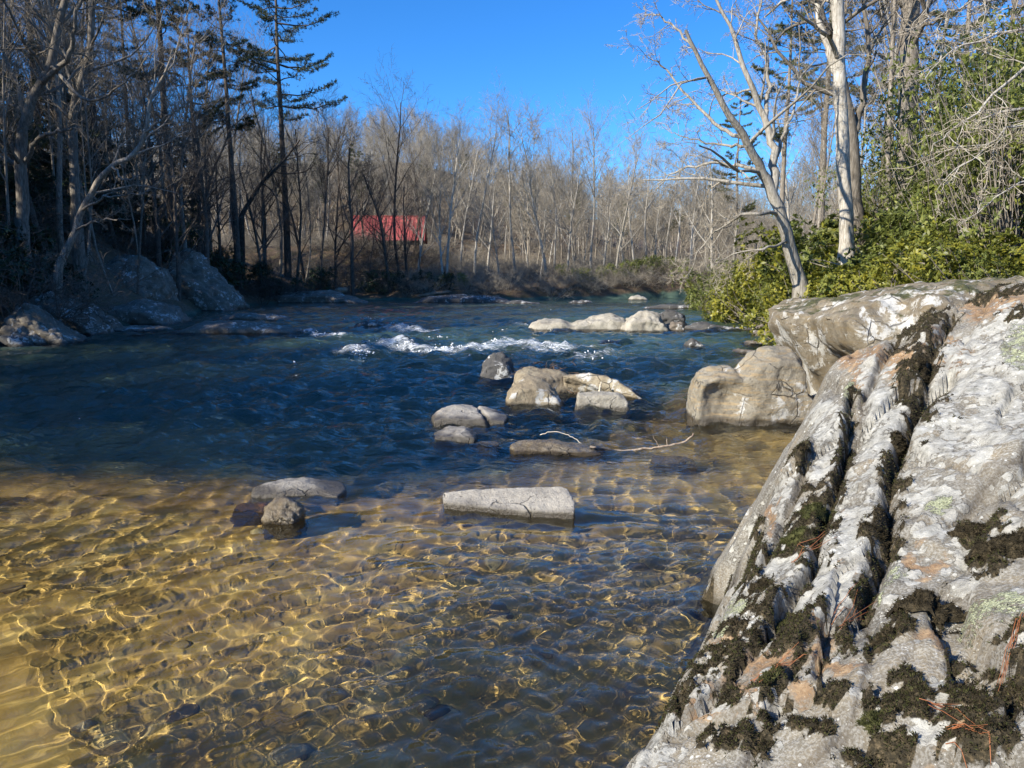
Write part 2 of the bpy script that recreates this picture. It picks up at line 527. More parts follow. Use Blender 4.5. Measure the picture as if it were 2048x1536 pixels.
# brink of the rock: from below the camera along the river, then over the crest
B_EDGE = np.array([[-0.45, -3.2], [-0.30, -1.6], [-0.12, -0.6]] + [_on_plane(*p) for p in (
    (1225, 1536), (1278, 1462), (1330, 1370), (1400, 1270), (1455, 1180), (1500, 1100), (1520, 1030), (1560, 940), (1592, 875), (1640, 775), (1665, 720), (1700, 688),
    (1760, 668), (1830, 640), (1900, 608), (1960, 580), (2048, 545))] + [[2.4, 2.3], [3.6, 1.2]])
def b_base(u, v):
    q = np.stack([u, v], 1)
    xy = BA + u[:, None] * BN + v[:, None] * BD
    z = b_plane(xy[:, 0], xy[:, 1])
    d, s = seg_dist(q, B_EDGE)
    out = d * s
    z -= 1.25 * (out + np.sqrt(out * out + 0.004)) * np.where(v > 2.2, 0.75, 1.0)
    return np.maximum(z, -0.7)

def b_hit(px, py):
    """(u, v) of the boulder surface seen at a photograph point"""
    d = ray(px, py)
    t = np.linspace(0.7, 6.5, 1300)
    p = d[None] * t[:, None] + np.array([0, 0, CAM_H])
    q = p[:, :2] - BA
    u, v = q @ BN, q @ BD
    below = np.where(b_base(u, v) > p[:, 2])[0]
    k = below[0] if len(below) else len(t) - 1
    return np.array([u[k], v[k]]), t[k]

def b_path(pts):
    return np.array([b_hit(*p)[0] for p in pts])

# crevices: photograph path, depth, width, step up on one side, moss along it
CREV = [
    ([(1905, 640), (1862, 700), (1850, 780), (1802, 860), (1782, 960), (1772, 1060), (1748, 1150), (1728, 1205)], .07, .045, .05, .9),
    ([(1728, 1205), (1640, 1275), (1565, 1390), (1500, 1500), (1460, 1570)], .035, .022, .028, .5),
    ([(1702, 800), (1695, 900), (1655, 1000), (1640, 1090), (1600, 1180), (1545, 1260)], .06, .035, .045, .8),
    ([(1545, 1260), (1460, 1360), (1370, 1440), (1250, 1535)], .03, .02, .04, .15),
    ([(1790, 690), (1745, 770), (1705, 870)], .045, .03, .03, .1),
    ([(1620, 900), (1590, 980), (1560, 1060), (1500, 1150), (1420, 1250), (1330, 1370), (1280, 1450)], .04, .03, .03, .55),
    ([(1745, 1205), (1755, 1300), (1738, 1400), (1700, 1470), (1560, 1560)], .012, .012, .022, .0),
    ([(2048, 900), (1960, 960), (1900, 1010)], .02, .02, .02, .0),
    ([(2030, 1262), (1985, 1290), (1950, 1325), (1912, 1345)], .02, .008, .0, .0),
]
# patches: x, y, half-width, half-height in photograph pixels, kind
PATCH = [
    # white crust lichen
    (1760, 850, 50, 110, 'w'), (1690, 1000, 30, 110, 'w'), (1640, 1170, 60, 80, 'w'), (1600, 1080, 70, 45, 'w'), (1545, 1110, 40, 60, 'w'), (1950, 730, 110, 70, 'w'), (1900, 860, 70, 60, 'w'),
    (1980, 830, 70, 70, 'w'), (1915, 1070, 40, 70, 'w'), (1880, 980, 60, 40, 'w'), (1970, 690, 60, 40, 'w'), (1650, 900, 25, 60, 'w'), (1640, 820, 20, 40, 'w'),
    (1470, 1190, 50, 50, 'w'), (1420, 1420, 120, 10, 'w'), (1330, 1450, 30, 30, 'w'), (1310, 1510, 40, 24, 'w'), (1365, 1410, 16, 16, 'w'), (1550, 1450, 18, 20, 'w'), (1620, 1220, 30, 34, 'w'),
    (1800, 1110, 26, 18, 'w'), (1690, 1120, 40, 20, 'w'), (1560, 1000, 14, 50, 'w'), (1760, 990, 20, 40, 'w'), (1680, 860, 25, 40, 'w'), (1850, 610, 60, 14, 'w'), (2020, 660, 40, 40, 'w'), (2020, 780, 50, 60, 'w'),
    (1500, 1300, 60, 12, 'w'), (1400, 1300, 20, 12, 'w'), (1740, 760, 26, 40, 'w'), (1720, 1040, 24, 60, 'w'), (1280, 1500, 30, 20, 'w'),
    # pale yellow-green crust
    (1970, 1215, 70, 45, 'y'), (2030, 1250, 40, 50, 'y'), (1880, 985, 40, 22, 'y'), (1700, 790, 20, 40, 'y'), (1470, 1215, 40, 26, 'y'), (1440, 1260, 26, 26, 'y'), (2035, 690, 40, 50, 'y'), (1790, 1110, 14, 40, 'y'),
    (1330, 1400, 16, 20, 'y'), (1770, 1150, 12, 30, 'y'), (1605, 1090, 8, 22, 'y'),
    # rusty brown
    (1840, 1095, 40, 28, 'r'), (1890, 700, 60, 40, 'r'), (1980, 610, 70, 40, 'r'), (1800, 740, 40, 40, 'r'), (1560, 1330, 70, 30, 'r'), (1480, 1390, 60, 40, 'r'), (1600, 1270, 60, 30, 'r'), (1560, 940, 20, 40, 'r'),
    (1540, 1020, 16, 50, 'r'), (1700, 720, 30, 30, 'r'), (1690, 1340, 60, 20, 'r'), (1610, 1400, 40, 18, 'r'), (1700, 1010, 12, 14, 'r'), (1680, 1140, 30, 16, 'r'), (1720, 760, 20, 30, 'r'),
    # dark moss
    (1835, 760, 45, 70, 'm'), (1790, 930, 30, 60, 'm'), (1770, 1040, 34, 50, 'm'), (1745, 1080, 24, 34, 'm'), (1630, 1010, 40, 40, 'm'), (1610, 1060, 50, 40, 'm'), (1560, 1240, 60, 44, 'm'), (1530, 1180, 46, 30, 'm'),
    (1600, 930, 20, 50, 'm'), (1680, 940, 14, 50, 'm'), (2010, 1090, 60, 50, 'm'), (1960, 1030, 50, 22, 'm'), (1850, 1215, 66, 32, 'm'), (1780, 1280, 38, 44, 'm'), (1990, 1300, 60, 30, 'm'), (1850, 1440, 160, 50, 'm'),
    (1960, 1400, 100, 60, 'm'), (1740, 1520, 90, 30, 'm'), (2000, 1500, 70, 40, 'm'), (1980, 590, 80, 24, 'm'), (1830, 660, 60, 28, 'm'), (1730, 690, 40, 18, 'm'), (1480, 1480, 60, 26, 'm'), (1540, 1400, 50, 22, 'm'), (1390, 1480, 24, 24, 'm'),
    (1560, 1300, 70, 24, 'm'), (1470, 1330, 60, 20, 'm'), (1400, 1260, 24, 40, 'm'), (1520, 1070, 14, 60, 'm'), (1350, 1350, 20, 30, 'm'), (1660, 1260, 50, 14, 'm'), (2030, 640, 30, 10, 'm'), (1460, 1270, 40, 20, 'm'), (1640, 1480, 50, 14, 'm'), (1420, 1340, 44, 34, 'm'), (1350, 1400, 30, 26, 'm'), (1470, 1400, 44, 26, 'm'), (1560, 1470, 60, 26, 'm'), (1660, 1420, 40, 22, 'm'), (1590, 1290, 56, 30, 'm'), (1500, 1130, 22, 40, 'm'), (1760, 1500, 60, 30, 'm'), (1500, 1440, 40, 24, 'm'), (1600, 1330, 46, 26, 'm'), (1690, 1290, 34, 20, 'm'), (1900, 1330, 40, 24, 'm'), (1830, 1390, 50, 26, 'm'), (2020, 1380, 40, 40, 'm'),
    (1380, 1420, 40, 26, 'r'), (1450, 1300, 40, 30, 'r'), (1640, 1330, 50, 30, 'r'), (1880, 1290, 50, 30, 'r'), (1930, 1480, 60, 40, 'r'), (1860, 640, 50, 24, 'r'), (1740, 720, 40, 30, 'r'),
]

US_, VS_ = 0.0125, 0.0140
def make_boulder():
    us = np.arange(-0.95, 2.75, US_); vs = np.arange(-2.3, 4.3, VS_)
    U, V = [a.ravel() for a in np.meshgrid(us, vs, indexing='ij')]
    q = np.stack([U, V], 1)
    z = b_base(U, V)
    moss = np.zeros(len(U)); groove = np.zeros(len(U))
    qw = q + 0.018 * np.stack([noise(np.c_[q * 7, 0 * U], 61), noise(np.c_[q * 7, 0 * U + 5], 62)], 1)
    for path, dep, wid, stepup, mo in CREV:
        d, s = seg_dist(qw, b_path(path))
        wn_ = wid * (0.55 + 0.35 * (noise(np.c_[q * 3.1, 0 * U], 66) + 0.3))
        z -= dep * (0.55 + 0.5 * noise(np.c_[q * 2.3, 0 * U], 67)) * np.exp(-(d / wn_) ** 2)
        z -= 0.5 * dep * np.exp(-(d / np.maximum(wid * 0.4, 0.016)) ** 2)
        z += np.where(s < 0, 1, -0.5) * 0.7 * stepup * np.clip(1 - d / (wid * 7), 0, 1)
        groove = np.maximum(groove, np.exp(-(d / (wid * 0.8)) ** 2))
        moss = np.maximum(moss, mo * np.exp(-(d / (wid * 1.3)) ** 2))
    # fractured facets: blocks tilted a little against each other
    for sc_, off_, tl_, sd_ in ((np.array([2.6, 1.7]), 0.034, 0.16, 31), (np.array([6.5, 4.2]), 0.013, 0.14, 32)):
        pw = (q + 0.10 * np.stack([fbm(np.c_[q * 2.2, 0 * U], 3, sd_), fbm(np.c_[q * 2.2, 0 * U + 4], 3, sd_ + 1)], 1)) * sc_
        c1, c2, rid, of_ = cells(pw, sd_)
        z += off_ * (rid - 0.5) * 2 + tl_ * ((rid * 7.3 % 1) - 0.5) * of_[:, 0] / sc_[0] + tl_ * ((rid * 13.7 % 1) - 0.5) * of_[:, 1] / sc_[1]
        gap = np.exp(-((c2 - c1) / 0.05) ** 2)
        z -= off_ * 0.45 * gap
        groove = np.maximum(groove, 0.5 * gap)
    z += 0.035 * fbm(np.c_[U * 1.6, V * 0.9, 0 * U], 3, 71) + 0.012 * fbm(np.c_[U * 9, V * 6, 0 * U], 4, 72, 0.55)
    z += 0.008 * (1 - np.abs(noise(np.c_[U * 9, V * 3.2, 0 * U], 73))) ** 4
    z += 0.0035 * fbm(np.c_[U * 40, V * 30, 0 * U], 3, 75, 0.6)
    mask = {k: np.zeros(len(U)) for k in 'wyr'}
    qn = q + 0.03 * np.stack([fbm(np.c_[q * 11, 0 * U], 3, 81), fbm(np.c_[q * 11, 0 * U + 9], 3, 82)], 1)
    for px, py, hw, hh, k in PATCH:
        c, tt = b_hit(px, py)
        a, _ = b_hit(min(px + hw, 2100), py); b, _ = b_hit(px, py + hh)
        e1, e2 = a - c, c - b
        for e_, lim in ((e1, 1.6 * hw * tt / F_PX), (e2, 2.6 * hh * tt / F_PX)):
            e_ *= min(1.0, lim / (np.hypot(*e_) + 1e-9))
        M = np.stack([e1, e2], 1)
        if abs(np.linalg.det(M)) < 1e-5:
            continue
        w = (qn - c) @ np.linalg.inv(M).T
        g = np.clip(1.6 - np.hypot(w[:, 0], w[:, 1]) * 0.9, 0, 1)
        if k == 'm':
            moss = np.maximum(moss, g)
        else:
            mask[k] = np.maximum(mask[k], g)
    mz = sstep(0.50, 0.66, moss * 0.86 + 0.42 * fbm(np.c_[q * 18, 0 * U], 4, 83, 0.6))
    m1, m2, mid_, _ = cells((q + 0.008 * np.stack([noise(np.c_[q * 40, 0 * U], 86), noise(np.c_[q * 40, 0 * U + 3], 87)], 1)) * [24, 26], 89)
    mz *= sstep(0.62, 0.48, m1 * (0.75 + 0.7 * mid_) - 0.12 * (moss > 0.95))
    z += mz * 0.016 * np.clip(1 - (m1 / 0.6) ** 2, 0, 1) * (0.4 + mid_)
    z += mz * (0.008 + 0.007 * noise(np.c_[q * 60, 0 * U], 84) + 0.01 * noise(np.c_[q * 22, 0 * U], 85))
    xy = BA + U[:, None] * BN + V[:, None] * BD
    v3 = np.c_[xy, z]
    org = np.array([1.4, 2.6, 0.0])
    me = mesh_np('boulder', v3 - org, grid_faces(len(us), len(vs)))
    # flip if it looks down
    if me.polygons[len(me.polygons) // 2].normal.z < 0:
        me.flip_normals()
    add_attr(me, 'moss', mz); add_attr(me, 'groove', groove)
    for k in 'wyr':
        add_attr(me, 'patch_' + k, mask[k])
    t = NT('boulder_rock')
    rot_ = t.node('ShaderNodeMapping'); t.put(rot_.inputs['Vector'], t.coord('Object')); rot_.inputs['Rotation'].default_value = (0, 0, math.atan2(0.5593, 0.8290))
    co = t.scaled(rot_.outputs[0], (1.0, 1.15, 1.0))        # growths spread across the bedding
    fine = t.noise(co, 120, 3, 0.7)
    n1 = t.noise(co, 3.0, 5, 0.6)
    n2 = t.noise(co, 26, 6, 0.7, 0.3)
    base = t.ramp(n1, [(0.32, (0.105, 0.098, 0.08)), (0.5, (0.185, 0.165, 0.125)), (0.68, (0.245, 0.195, 0.12))])
    base = t.mix(t.math('MULTIPLY', t.step(fine, 0.42, 0.62), 0.55), base, (0.42, 0.41, 0.37))
    base = t.mix(t.math('MULTIPLY', t.step(n2, 0.55, 0.72), 0.6), base, (0.10, 0.095, 0.085))
    rust = t.ramp(n2, [(0.3, (0.09, 0.055, 0.03)), (0.5, (0.27, 0.165, 0.085)), (0.7, (0.45, 0.34, 0.21))])
    rm = t.step(t.math('ADD', t.math('MULTIPLY', t.attr('patch_r'), 0.42), t.math('MULTIPLY', n2, 0.8)), 0.64, 0.86)
    c_ = t.mix(rm, base, rust)
    n3 = t.noise(co, 8, 7, 0.7, 0.5)
    nf = t.noise(co, 48, 6, 0.75, 0.4)
    wsum = t.math('ADD', t.math('MULTIPLY', t.attr('patch_w'), 0.40), t.math('ADD', t.math('MULTIPLY', n3, 0.70), t.math('MULTIPLY', nf, 0.50)))
    warp = t.node('ShaderNodeMix', data_type='RGBA', blend_type='ADD'); warp.inputs[0].default_value = 0.035
    t.put(warp.inputs[6], co)
    nz_ = t.node('ShaderNodeTexNoise'); t.put(nz_.inputs['Vector'], co); nz_.inputs['Scale'].default_value = 22; nz_.inputs['Detail'].default_value = 5
    t.l.new(nz_.outputs['Color'], warp.inputs[7])
    wm = t.math('MULTIPLY', t.step(wsum, 0.93, 0.965), 0.9)
    for sc_, rr_ in ((9.0, 0.50), (19.0, 0.50), (38.0, 0.46)):     # rounded colonies
        vo = t.node('ShaderNodeTexVoronoi'); t.put(vo.inputs['Vector'], warp.outputs[2]); vo.inputs['Scale'].default_value = sc_
        sep_ = t.node('ShaderNodeSeparateColor'); t.l.new(vo.outputs['Color'], sep_.inputs[0])
        here = t.step(t.math('SUBTRACT', t.math('MULTIPLY', t.attr('patch_w'), 0.62), sep_.outputs[0]), 0.0, 0.05)
        here = t.math('MAXIMUM', here, t.step(sep_.outputs[0], 0.09, 0.07))
        wm = t.math('MAXIMUM', wm, t.math('MULTIPLY', here, t.step(vo.outputs['Distance'], rr_, rr_ - 0.05)))
    wcol = t.ramp(n2, [(0.3, (0.21, 0.205, 0.175)), (0.48, (0.37, 0.36, 0.315)), (0.72, (0.55, 0.54, 0.48))])
    c_ = t.mix(wm, c_, wcol)
    spots = t.step(t.math('ADD', t.voronoi(co, 30, 'F1'), t.math('MULTIPLY', t.noise(co, 5, 3), 0.9)), 0.56, 0.50)
    c_ = t.mix(t.math('MULTIPLY', spots, 0.85), c_, (0.66, 0.66, 0.60))
    tiny = t.step(t.math('ADD', t.voronoi(co, 95, 'F1'), t.math('MULTIPLY', t.noise(co, 11, 4), 0.8)), 0.52, 0.44)
    c_ = t.mix(t.math('MULTIPLY', tiny, 0.75), c_, (0.60, 0.59, 0.53))
    pits = t.step(t.noise(co, 240, 2, 0.6), 0.60, 0.70)
    c_ = t.mix(t.math('MULTIPLY', pits, 0.5), c_, (0.07, 0.065, 0.055))
    ym = t.step(t.math('ADD', t.math('MULTIPLY', t.attr('patch_y'), 0.5), t.math('ADD', t.math('MULTIPLY', t.noise(co, 14, 6, 0.75), 0.5), t.math('MULTIPLY', t.noise(co, 75, 4, 0.8), 0.55))), 0.98, 1.03)
    c_ = t.mix(ym, c_, t.ramp(t.noise(co, 150, 3, 0.7), [(0.32, (0.20, 0.22, 0.11)), (0.48, (0.44, 0.46, 0.27)), (0.66, (0.64, 0.66, 0.44))]))
    c_ = t.mix(t.math('MULTIPLY', t.attr('groove'), 0.6), c_, (0.06, 0.045, 0.03))
    mossc = t.ramp(t.noise(co, 60, 5, 0.75), [(0.34, (0.012, 0.010, 0.006)), (0.52, (0.04, 0.032, 0.017)), (0.66, (0.12, 0.09, 0.05)), (0.8, (0.30, 0.235, 0.15))])
    c_ = t.mix(t.step(t.math('ADD', t.attr('moss'), t.math('MULTIPLY', t.noise(co, 90, 4, 0.7), 0.5)), 0.62, 0.80), c_, mossc)
    pos = t.node('ShaderNodeSeparateXYZ'); t.put(pos.inputs[0], t.node('ShaderNodeNewGeometry').outputs['Position'])
    wet = t.step(t.math('ADD', pos.outputs['Z'], t.math('MULTIPLY', n1, 0.06)), 0.11, 0.03)
    c_ = t.mix(t.math('MULTIPLY', wet, 0.7), c_, (0.05, 0.038, 0.02))
    hgt = t.math('ADD', t.math('MULTIPLY', n2, 0.8), t.math('ADD', t.math('MULTIPLY', fine, 0.35), t.math('MULTIPLY', wm, 0.25)))
    hgt = t.math('ADD', hgt, t.math('MULTIPLY', ym, t.math('ADD', 0.3, t.noise(co, 150, 3, 0.7))))
    m = t.finish(c_, 0.85, t.bump(hgt, 1.0, 0.011), 0.25)
    o = obj('boulder', me, m, loc=org, label='huge grey boulder crusted with white lichen and dark moss at the water edge', cat='boulder')
    o.cycles.is_caustics_receiver = True
    return o, v3, mz, U, V, us, vs

boulder, B_V, B_M, B_U, B_VV, B_us, B_vs = make_boulder()
B_ORG = np.array(boulder.location)

def blades(pos, nrm, h, w, rng, lean=0.6):
    """one thin upright triangle per position"""
    n = len(pos)
    d = nrm + rng.normal(0, lean, (n, 3)); d /= np.linalg.norm(d, axis=1, keepdims=True)
    s = np.cross(d, rng.normal(0, 1, (n, 3))); s /= np.linalg.norm(s, axis=1, keepdims=True) + 1e-9
    hh = h * rng.uniform(0.5, 1.3, (n, 1)); ww = w * rng.uniform(0.7, 1.3, (n, 1))
    v = np.stack([pos - s * ww, pos + s * ww, pos + d * hh], 1).reshape(-1, 3)
    return v, np.arange(3 * n).reshape(-1, 3)

def moss_mat(name, lo, mid, hi):
    t = NT(name)
    co = t.coord('Object')
    n = t.math('ADD', t.math('MULTIPLY', t.noise(co, 45, 4, 0.7), 0.6), t.math('MULTIPLY', t.noise(co, 420, 2, 0.6), 0.4))
    return t.finish(t.ramp(n, [(0.36, lo), (0.5, mid), (0.66, hi)]), 0.95, None, 0.1)
M_MOSS_DARK = moss_mat('moss_dark', (0.008, 0.007, 0.005), (0.026, 0.021, 0.012), (0.10, 0.078, 0.045))
M_MOSS_GREEN = moss_mat('moss_green', (0.012, 0.014, 0.006), (0.04, 0.043, 0.015), (0.12, 0.115, 0.045))

def make_moss():
    rng = np.random.default_rng(5)
    nu, nv = len(B_us), len(B_vs)
    Z = B_V[:, 2].reshape(nu, nv)
    gu = np.gradient(Z, B_us, axis=0).ravel(); gv = np.gradient(Z, B_vs, axis=1).ravel()
    nrm = np.stack([-(gu * BN[0] + gv * BD[0]), -(gu * BN[1] + gv * BD[1]), np.ones(len(gu))], 1)
    nrm /= np.linalg.norm(nrm, axis=1, keepdims=True)
    dist = np.hypot(B_V[:, 0], B_V[:, 1])
    wgt = B_M / np.maximum(dist, 1.2) ** 1.6 * (B_V[:, 2] > 0.02) * (B_V[:, 1] > 0.7)
    idx = rng.choice(len(B_V), 50000, p=wgt / wgt.sum())
    jit = rng.uniform(-0.5, 0.5, (len(idx), 2)) * [US_, VS_]
    pos = B_V[idx] + np.c_[jit[:, :1] * BN + jit[:, 1:] * BD, jit[:, 0] * gu[idx] + jit[:, 1] * gv[idx]]
    k = rng.random(len(idx)) < 0.35 + 0.3 * noise(pos * 4, 88)
    for nm, sel, mat in (('moss_mat', ~k, M_MOSS_DARK), ('moss_mat', k, M_MOSS_GREEN)):
        v, f = blades(pos[sel] - B_ORG, nrm[idx][sel], 0.009, 0.0018, rng)
        obj(nm, mesh_np(nm, v, f, False), mat, boulder, kind='stuff')
    # rounded cushions
    for px, py, hw, hh, green in [(1850, 1215, 64, 30, 0), (1780, 1282, 36, 42, 0), (2015, 1085, 60, 46, 0), (1630, 1015, 38, 30, 1), (1600, 1065, 34, 26, 1), (1565, 1240, 42, 36, 1), (1835, 745, 36, 40, 0),
                                  (1800, 850, 30, 34, 0), (1680, 950, 14, 44, 0), (1535, 1395, 30, 22, 1), (1960, 1030, 46, 14, 0), (1770, 1050, 22, 24, 0), (1520, 1175, 34, 18, 0), (1740, 1060, 16, 20, 0),
                                  (1745, 1470, 30, 18, 1), (1600, 930, 14, 30, 0)]:
        c, t = b_hit(px, py)
        b, _ = b_hit(px, py + hh)
        r1 = min(max(hw * t / F_PX, 0.015), 0.3); r2 = min(np.hypot(*(b - c)), r1 * 1.5)
        i = int(np.argmin((B_U - c[0]) ** 2 + (B_VV - c[1]) ** 2))
        N = nrm[i]
        side = ray(px, py); side = np.cross(side, [0, 0, 1.0]); side -= N * (side @ N); side /= np.linalg.norm(side)
        up = np.cross(side, N)
        nr, na = 12, 30
        rr = np.linspace(0, 1, nr)[:, None]; aa = np.linspace(0, 2 * math.pi, na, endpoint=False)[None]
        lob = 1 + 0.16 * np.sin(aa * 3 + px) + 0.10 * np.sin(aa * 5 + py)
        r2 = min(r2, r1 * 0.9)
        hgt = min(r1, r2) * 0.5
        su = side[0] * BN[0] + side[1] * BN[1], side[0] * BD[0] + side[1] * BD[1]
        uu = up[0] * BN[0] + up[1] * BN[1], up[0] * BD[0] + up[1] * BD[1]
        def on_rock(X, Y, H):
            u = c[0] + X * su[0] + Y * uu[0]; v = c[1] + X * su[1] + Y * uu[1]
            iu = np.clip(((u - B_us[0]) / US_).astype(int), 0, nu - 1); iv = np.clip(((v - B_vs[0]) / VS_).astype(int), 0, nv - 1)
            xy = BA + u[:, None] * BN + v[:, None] * BD
            return np.c_[xy, 0.6 * Z[iu, iv] + 0.4 * (B_V[i, 2] + X * side[2] + Y * up[2])] + H[:, None] * N
        def dome(r_, a_):
            lob = 1 + 0.16 * np.sin(a_ * 3 + px) + 0.10 * np.sin(a_ * 5 + py)
            x_, y_ = r_ * np.cos(a_) * lob * r1, r_ * np.sin(a_) * lob * r2
            h_ = np.sqrt(np.clip(1 - r_ ** 2.4, 0, 1)) * hgt - 0.010 + 0.005 * noise(np.c_[x_ * 60, y_ * 60, 0 * x_ + px], 90)
            return on_rock(x_, y_, h_)
        P = dome((rr + 0 * aa).ravel(), (aa + 0 * rr).ravel())
        mat = M_MOSS_GREEN if green else M_MOSS_DARK
        f = grid_faces(nr, na, True)
        nb = int(min(3000, 900 + 70000 * r1 * r2))
        bp = dome(np.sqrt(rng.random(nb)), rng.random(nb) * 6.283)
        bn = bp - (B_V[i] - N * r1 * 0.5); bn /= np.linalg.norm(bn, axis=1, keepdims=True)
        bv, bf = blades(bp, bn, 0.010, 0.0017, rng)
        me = mesh_np('moss_cushion', np.vstack([P, bv]) - B_ORG, [f, bf + len(P)])
        obj('moss_cushion', me, mat, boulder)
make_moss()

def make_pine_needles():
    rng = np.random.default_rng(8)
    t = NT('dry_pine_needle')
    m = t.finish((0.30, 0.11, 0.04), 0.6)
    labels = ['dry red pine needles caught in the crevice below the white lichen slab', 'dry red pine needles lying across the mossy foot of the boulder',
              'dry red pine needles beside the green moss cushion', 'dry red pine needles resting on the brown moss mat', 'dry red pine needles on the boulder beside the thin crack',
              'dry red pine needles in the upper moss crevice']
    for (a, b, n), lab in zip([((1680, 1245), (1745, 1170), 7), ((1850, 1440), (1935, 1500), 5), ((1510, 1390), (1600, 1335), 5), ((1885, 1510), (1970, 1560), 6), ((2040, 1270), (2010, 1360), 6), ((1590, 1115), (1650, 1075), 5)], labels):
        L = []
        for k in range(n):
            pts = []
            o1, o2 = rng.normal(0, 9, 2), rng.normal(0, 14, 2)
            for s in np.linspace(0, 1, 6):
                px = a[0] + (b[0] - a[0]) * s + o1[0] * (1 - s) + o2[0] * s
                py = a[1] + (b[1] - a[1]) * s + o1[1] * (1 - s) + o2[1] * s
                c, _ = b_hit(min(px, 2090), py)
                i = int(np.argmin((B_U - c[0]) ** 2 + (B_VV - c[1]) ** 2))
                xy = BA + c[0] * BN + c[1] * BD
                pts.append([xy[0], xy[1], B_V[i, 2] + 0.006])
            pts = np.array(pts)
            pts[:, 2] = np.maximum(pts[:, 2], np.linspace(pts[0, 2], pts[-1, 2], 6))
            L.append((pts, np.linspace(0.0014, 0.0006, 6)))
        v, f = tubes(L, 3)
        o0 = v.mean(0)
        obj('pine_needle_bundle', mesh_np('pine_needle_bundle', v - o0, f), m, loc=o0, label=lab, cat='pine needles', group='fallen pine needles on the boulder')
make_pine_needles()
# ------------------------------------------------------------------ rocks in the river and along its banks
def rock_mat(name, lo, mid, hi, lichen=0.0, wet_top=0.10, streak=None, moss=0.0, rough=0.85):
    t = NT(name)
    co = t.coord('Object')
    pos = t.node('ShaderNodeSeparateXYZ'); t.put(pos.inputs[0], t.node('ShaderNodeNewGeometry').outputs['Position'])
    n1 = t.noise(co, 2.2, 6, 0.62, 0.3)
    n2 = t.noise(co, 18, 6, 0.7)
    c_ = t.ramp(t.math('ADD', t.math('MULTIPLY', n1, 0.6), t.math('MULTIPLY', n2, 0.4)), [(0.34, lo), (0.5, mid), (0.66, hi)])
    if streak:
        sc_ = t.scaled(co, (2.0, 2.0, 14.0))
        c_ = t.mix(t.math('MULTIPLY', t.step(t.noise(sc_, 1.6, 5, 0.65, 0.8), 0.48, 0.62), 0.6), c_, streak)
    if lichen:
        lm = t.step(t.math('ADD', t.noise(co, 4.5, 7, 0.72, 0.5), t.math('MULTIPLY', t.noise(co, 1.1, 3), 0.5)), 0.86 - lichen * 0.2, 0.92 - lichen * 0.2)
        c_ = t.mix(t.math('MULTIPLY', lm, 0.8), c_, (0.58, 0.57, 0.52))
    if moss:
        nz = t.node('ShaderNodeSeparateXYZ'); t.put(nz.inputs[0], t.node('ShaderNodeNewGeometry').outputs['Normal'])
        mm = t.step(t.math('ADD', t.math('MULTIPLY', nz.outputs['Z'], moss), t.math('MULTIPLY', t.noise(co, 2.4, 6, 0.7), 0.9)), 0.80, 0.92)
        c_ = t.mix(mm, c_, t.ramp(n2, [(0.3, (0.02, 0.02, 0.008)), (0.5, (0.07, 0.075, 0.02)), (0.7, (0.16, 0.12, 0.05))]))
    wet = t.step(t.math('ADD', pos.outputs['Z'], t.math('MULTIPLY', t.math('SUBTRACT', n1, 0.5), 0.09)), wet_top, wet_top * 0.35)
    c_ = t.mix(t.math('MULTIPLY', wet, 0.82), c_, (0.035, 0.026, 0.014))
    r_ = t.math('SUBTRACT', rough, t.math('MULTIPLY', wet, 0.55))
    ed = t.voronoi(t.mix(0.12, co, t.node('ShaderNodeTexNoise').outputs['Color']), 2.6, 'DISTANCE_TO_EDGE')
    crk = t.math('MULTIPLY', t.step(ed, 0.022, 0.0), t.step(n1, 0.46, 0.60))
    c_ = t.mix(t.math('MULTIPLY', crk, 0.75), c_, (0.03, 0.026, 0.02))
    pit = t.step(t.noise(co, 60, 4, 0.7), 0.58, 0.70)
    c_ = t.mix(t.math('MULTIPLY', pit, 0.45), c_, (0.06, 0.052, 0.042))
    hgt = t.math('ADD', n2, t.math('MULTIPLY', t.noise(co, 90, 3, 0.7), 0.4))
    hgt = t.math('SUBTRACT', hgt, t.math('ADD', t.math('MULTIPLY', crk, 0.8), t.math('MULTIPLY', pit, 0.3)))
    m = t.finish(c_, r_, t.bump(hgt, 0.85, 0.03))
    return m

M_PALE = rock_mat('rock_pale', (0.21, 0.185, 0.14), (0.38, 0.345, 0.27), (0.52, 0.48, 0.39), 0.0, 0.10)
M_SLAB = rock_mat('rock_slab', (0.22, 0.20, 0.165), (0.37, 0.335, 0.275), (0.47, 0.43, 0.35), 0.0, 0.085)
M_TAN = rock_mat('rock_tan', (0.15, 0.115, 0.07), (0.29, 0.235, 0.15), (0.42, 0.36, 0.24), 0.15, 0.09)
M_DARK = rock_mat('rock_dark', (0.045, 0.043, 0.04), (0.09, 0.085, 0.075), (0.16, 0.15, 0.13), 0.2, 0.08)
M_WET = rock_mat('rock_wet', (0.10, 0.075, 0.04), (0.18, 0.14, 0.085), (0.27, 0.23, 0.16), 0.0, 0.04, rough=0.25)
M_WETBROWN = rock_mat('rock_wet_brown', (0.08, 0.03, 0.012), (0.17, 0.075, 0.03), (0.25, 0.15, 0.08), 0.0, 0.03, rough=0.3)
M_SCULPT = rock_mat('rock_sculpted', (0.15, 0.125, 0.085), (0.255, 0.225, 0.165), (0.36, 0.33, 0.26), 0.10, 0.10, (0.36, 0.26, 0.13))
M_BANK = rock_mat('rock_bank', (0.07, 0.058, 0.042), (0.17, 0.145, 0.105), (0.29, 0.25, 0.19), 0.12, 0.10, moss=0.15)
M_LEDGE = rock_mat('rock_ledge', (0.10, 0.08, 0.055), (0.19, 0.155, 0.115), (0.30, 0.26, 0.20), 0.1, 0.08)
M_TWIST = rock_mat('rock_twisted', (0.11, 0.09, 0.06), (0.23, 0.195, 0.135), (0.37, 0.33, 0.25), 0.35, 0.10, (0.20, 0.145, 0.07), moss=0.42)

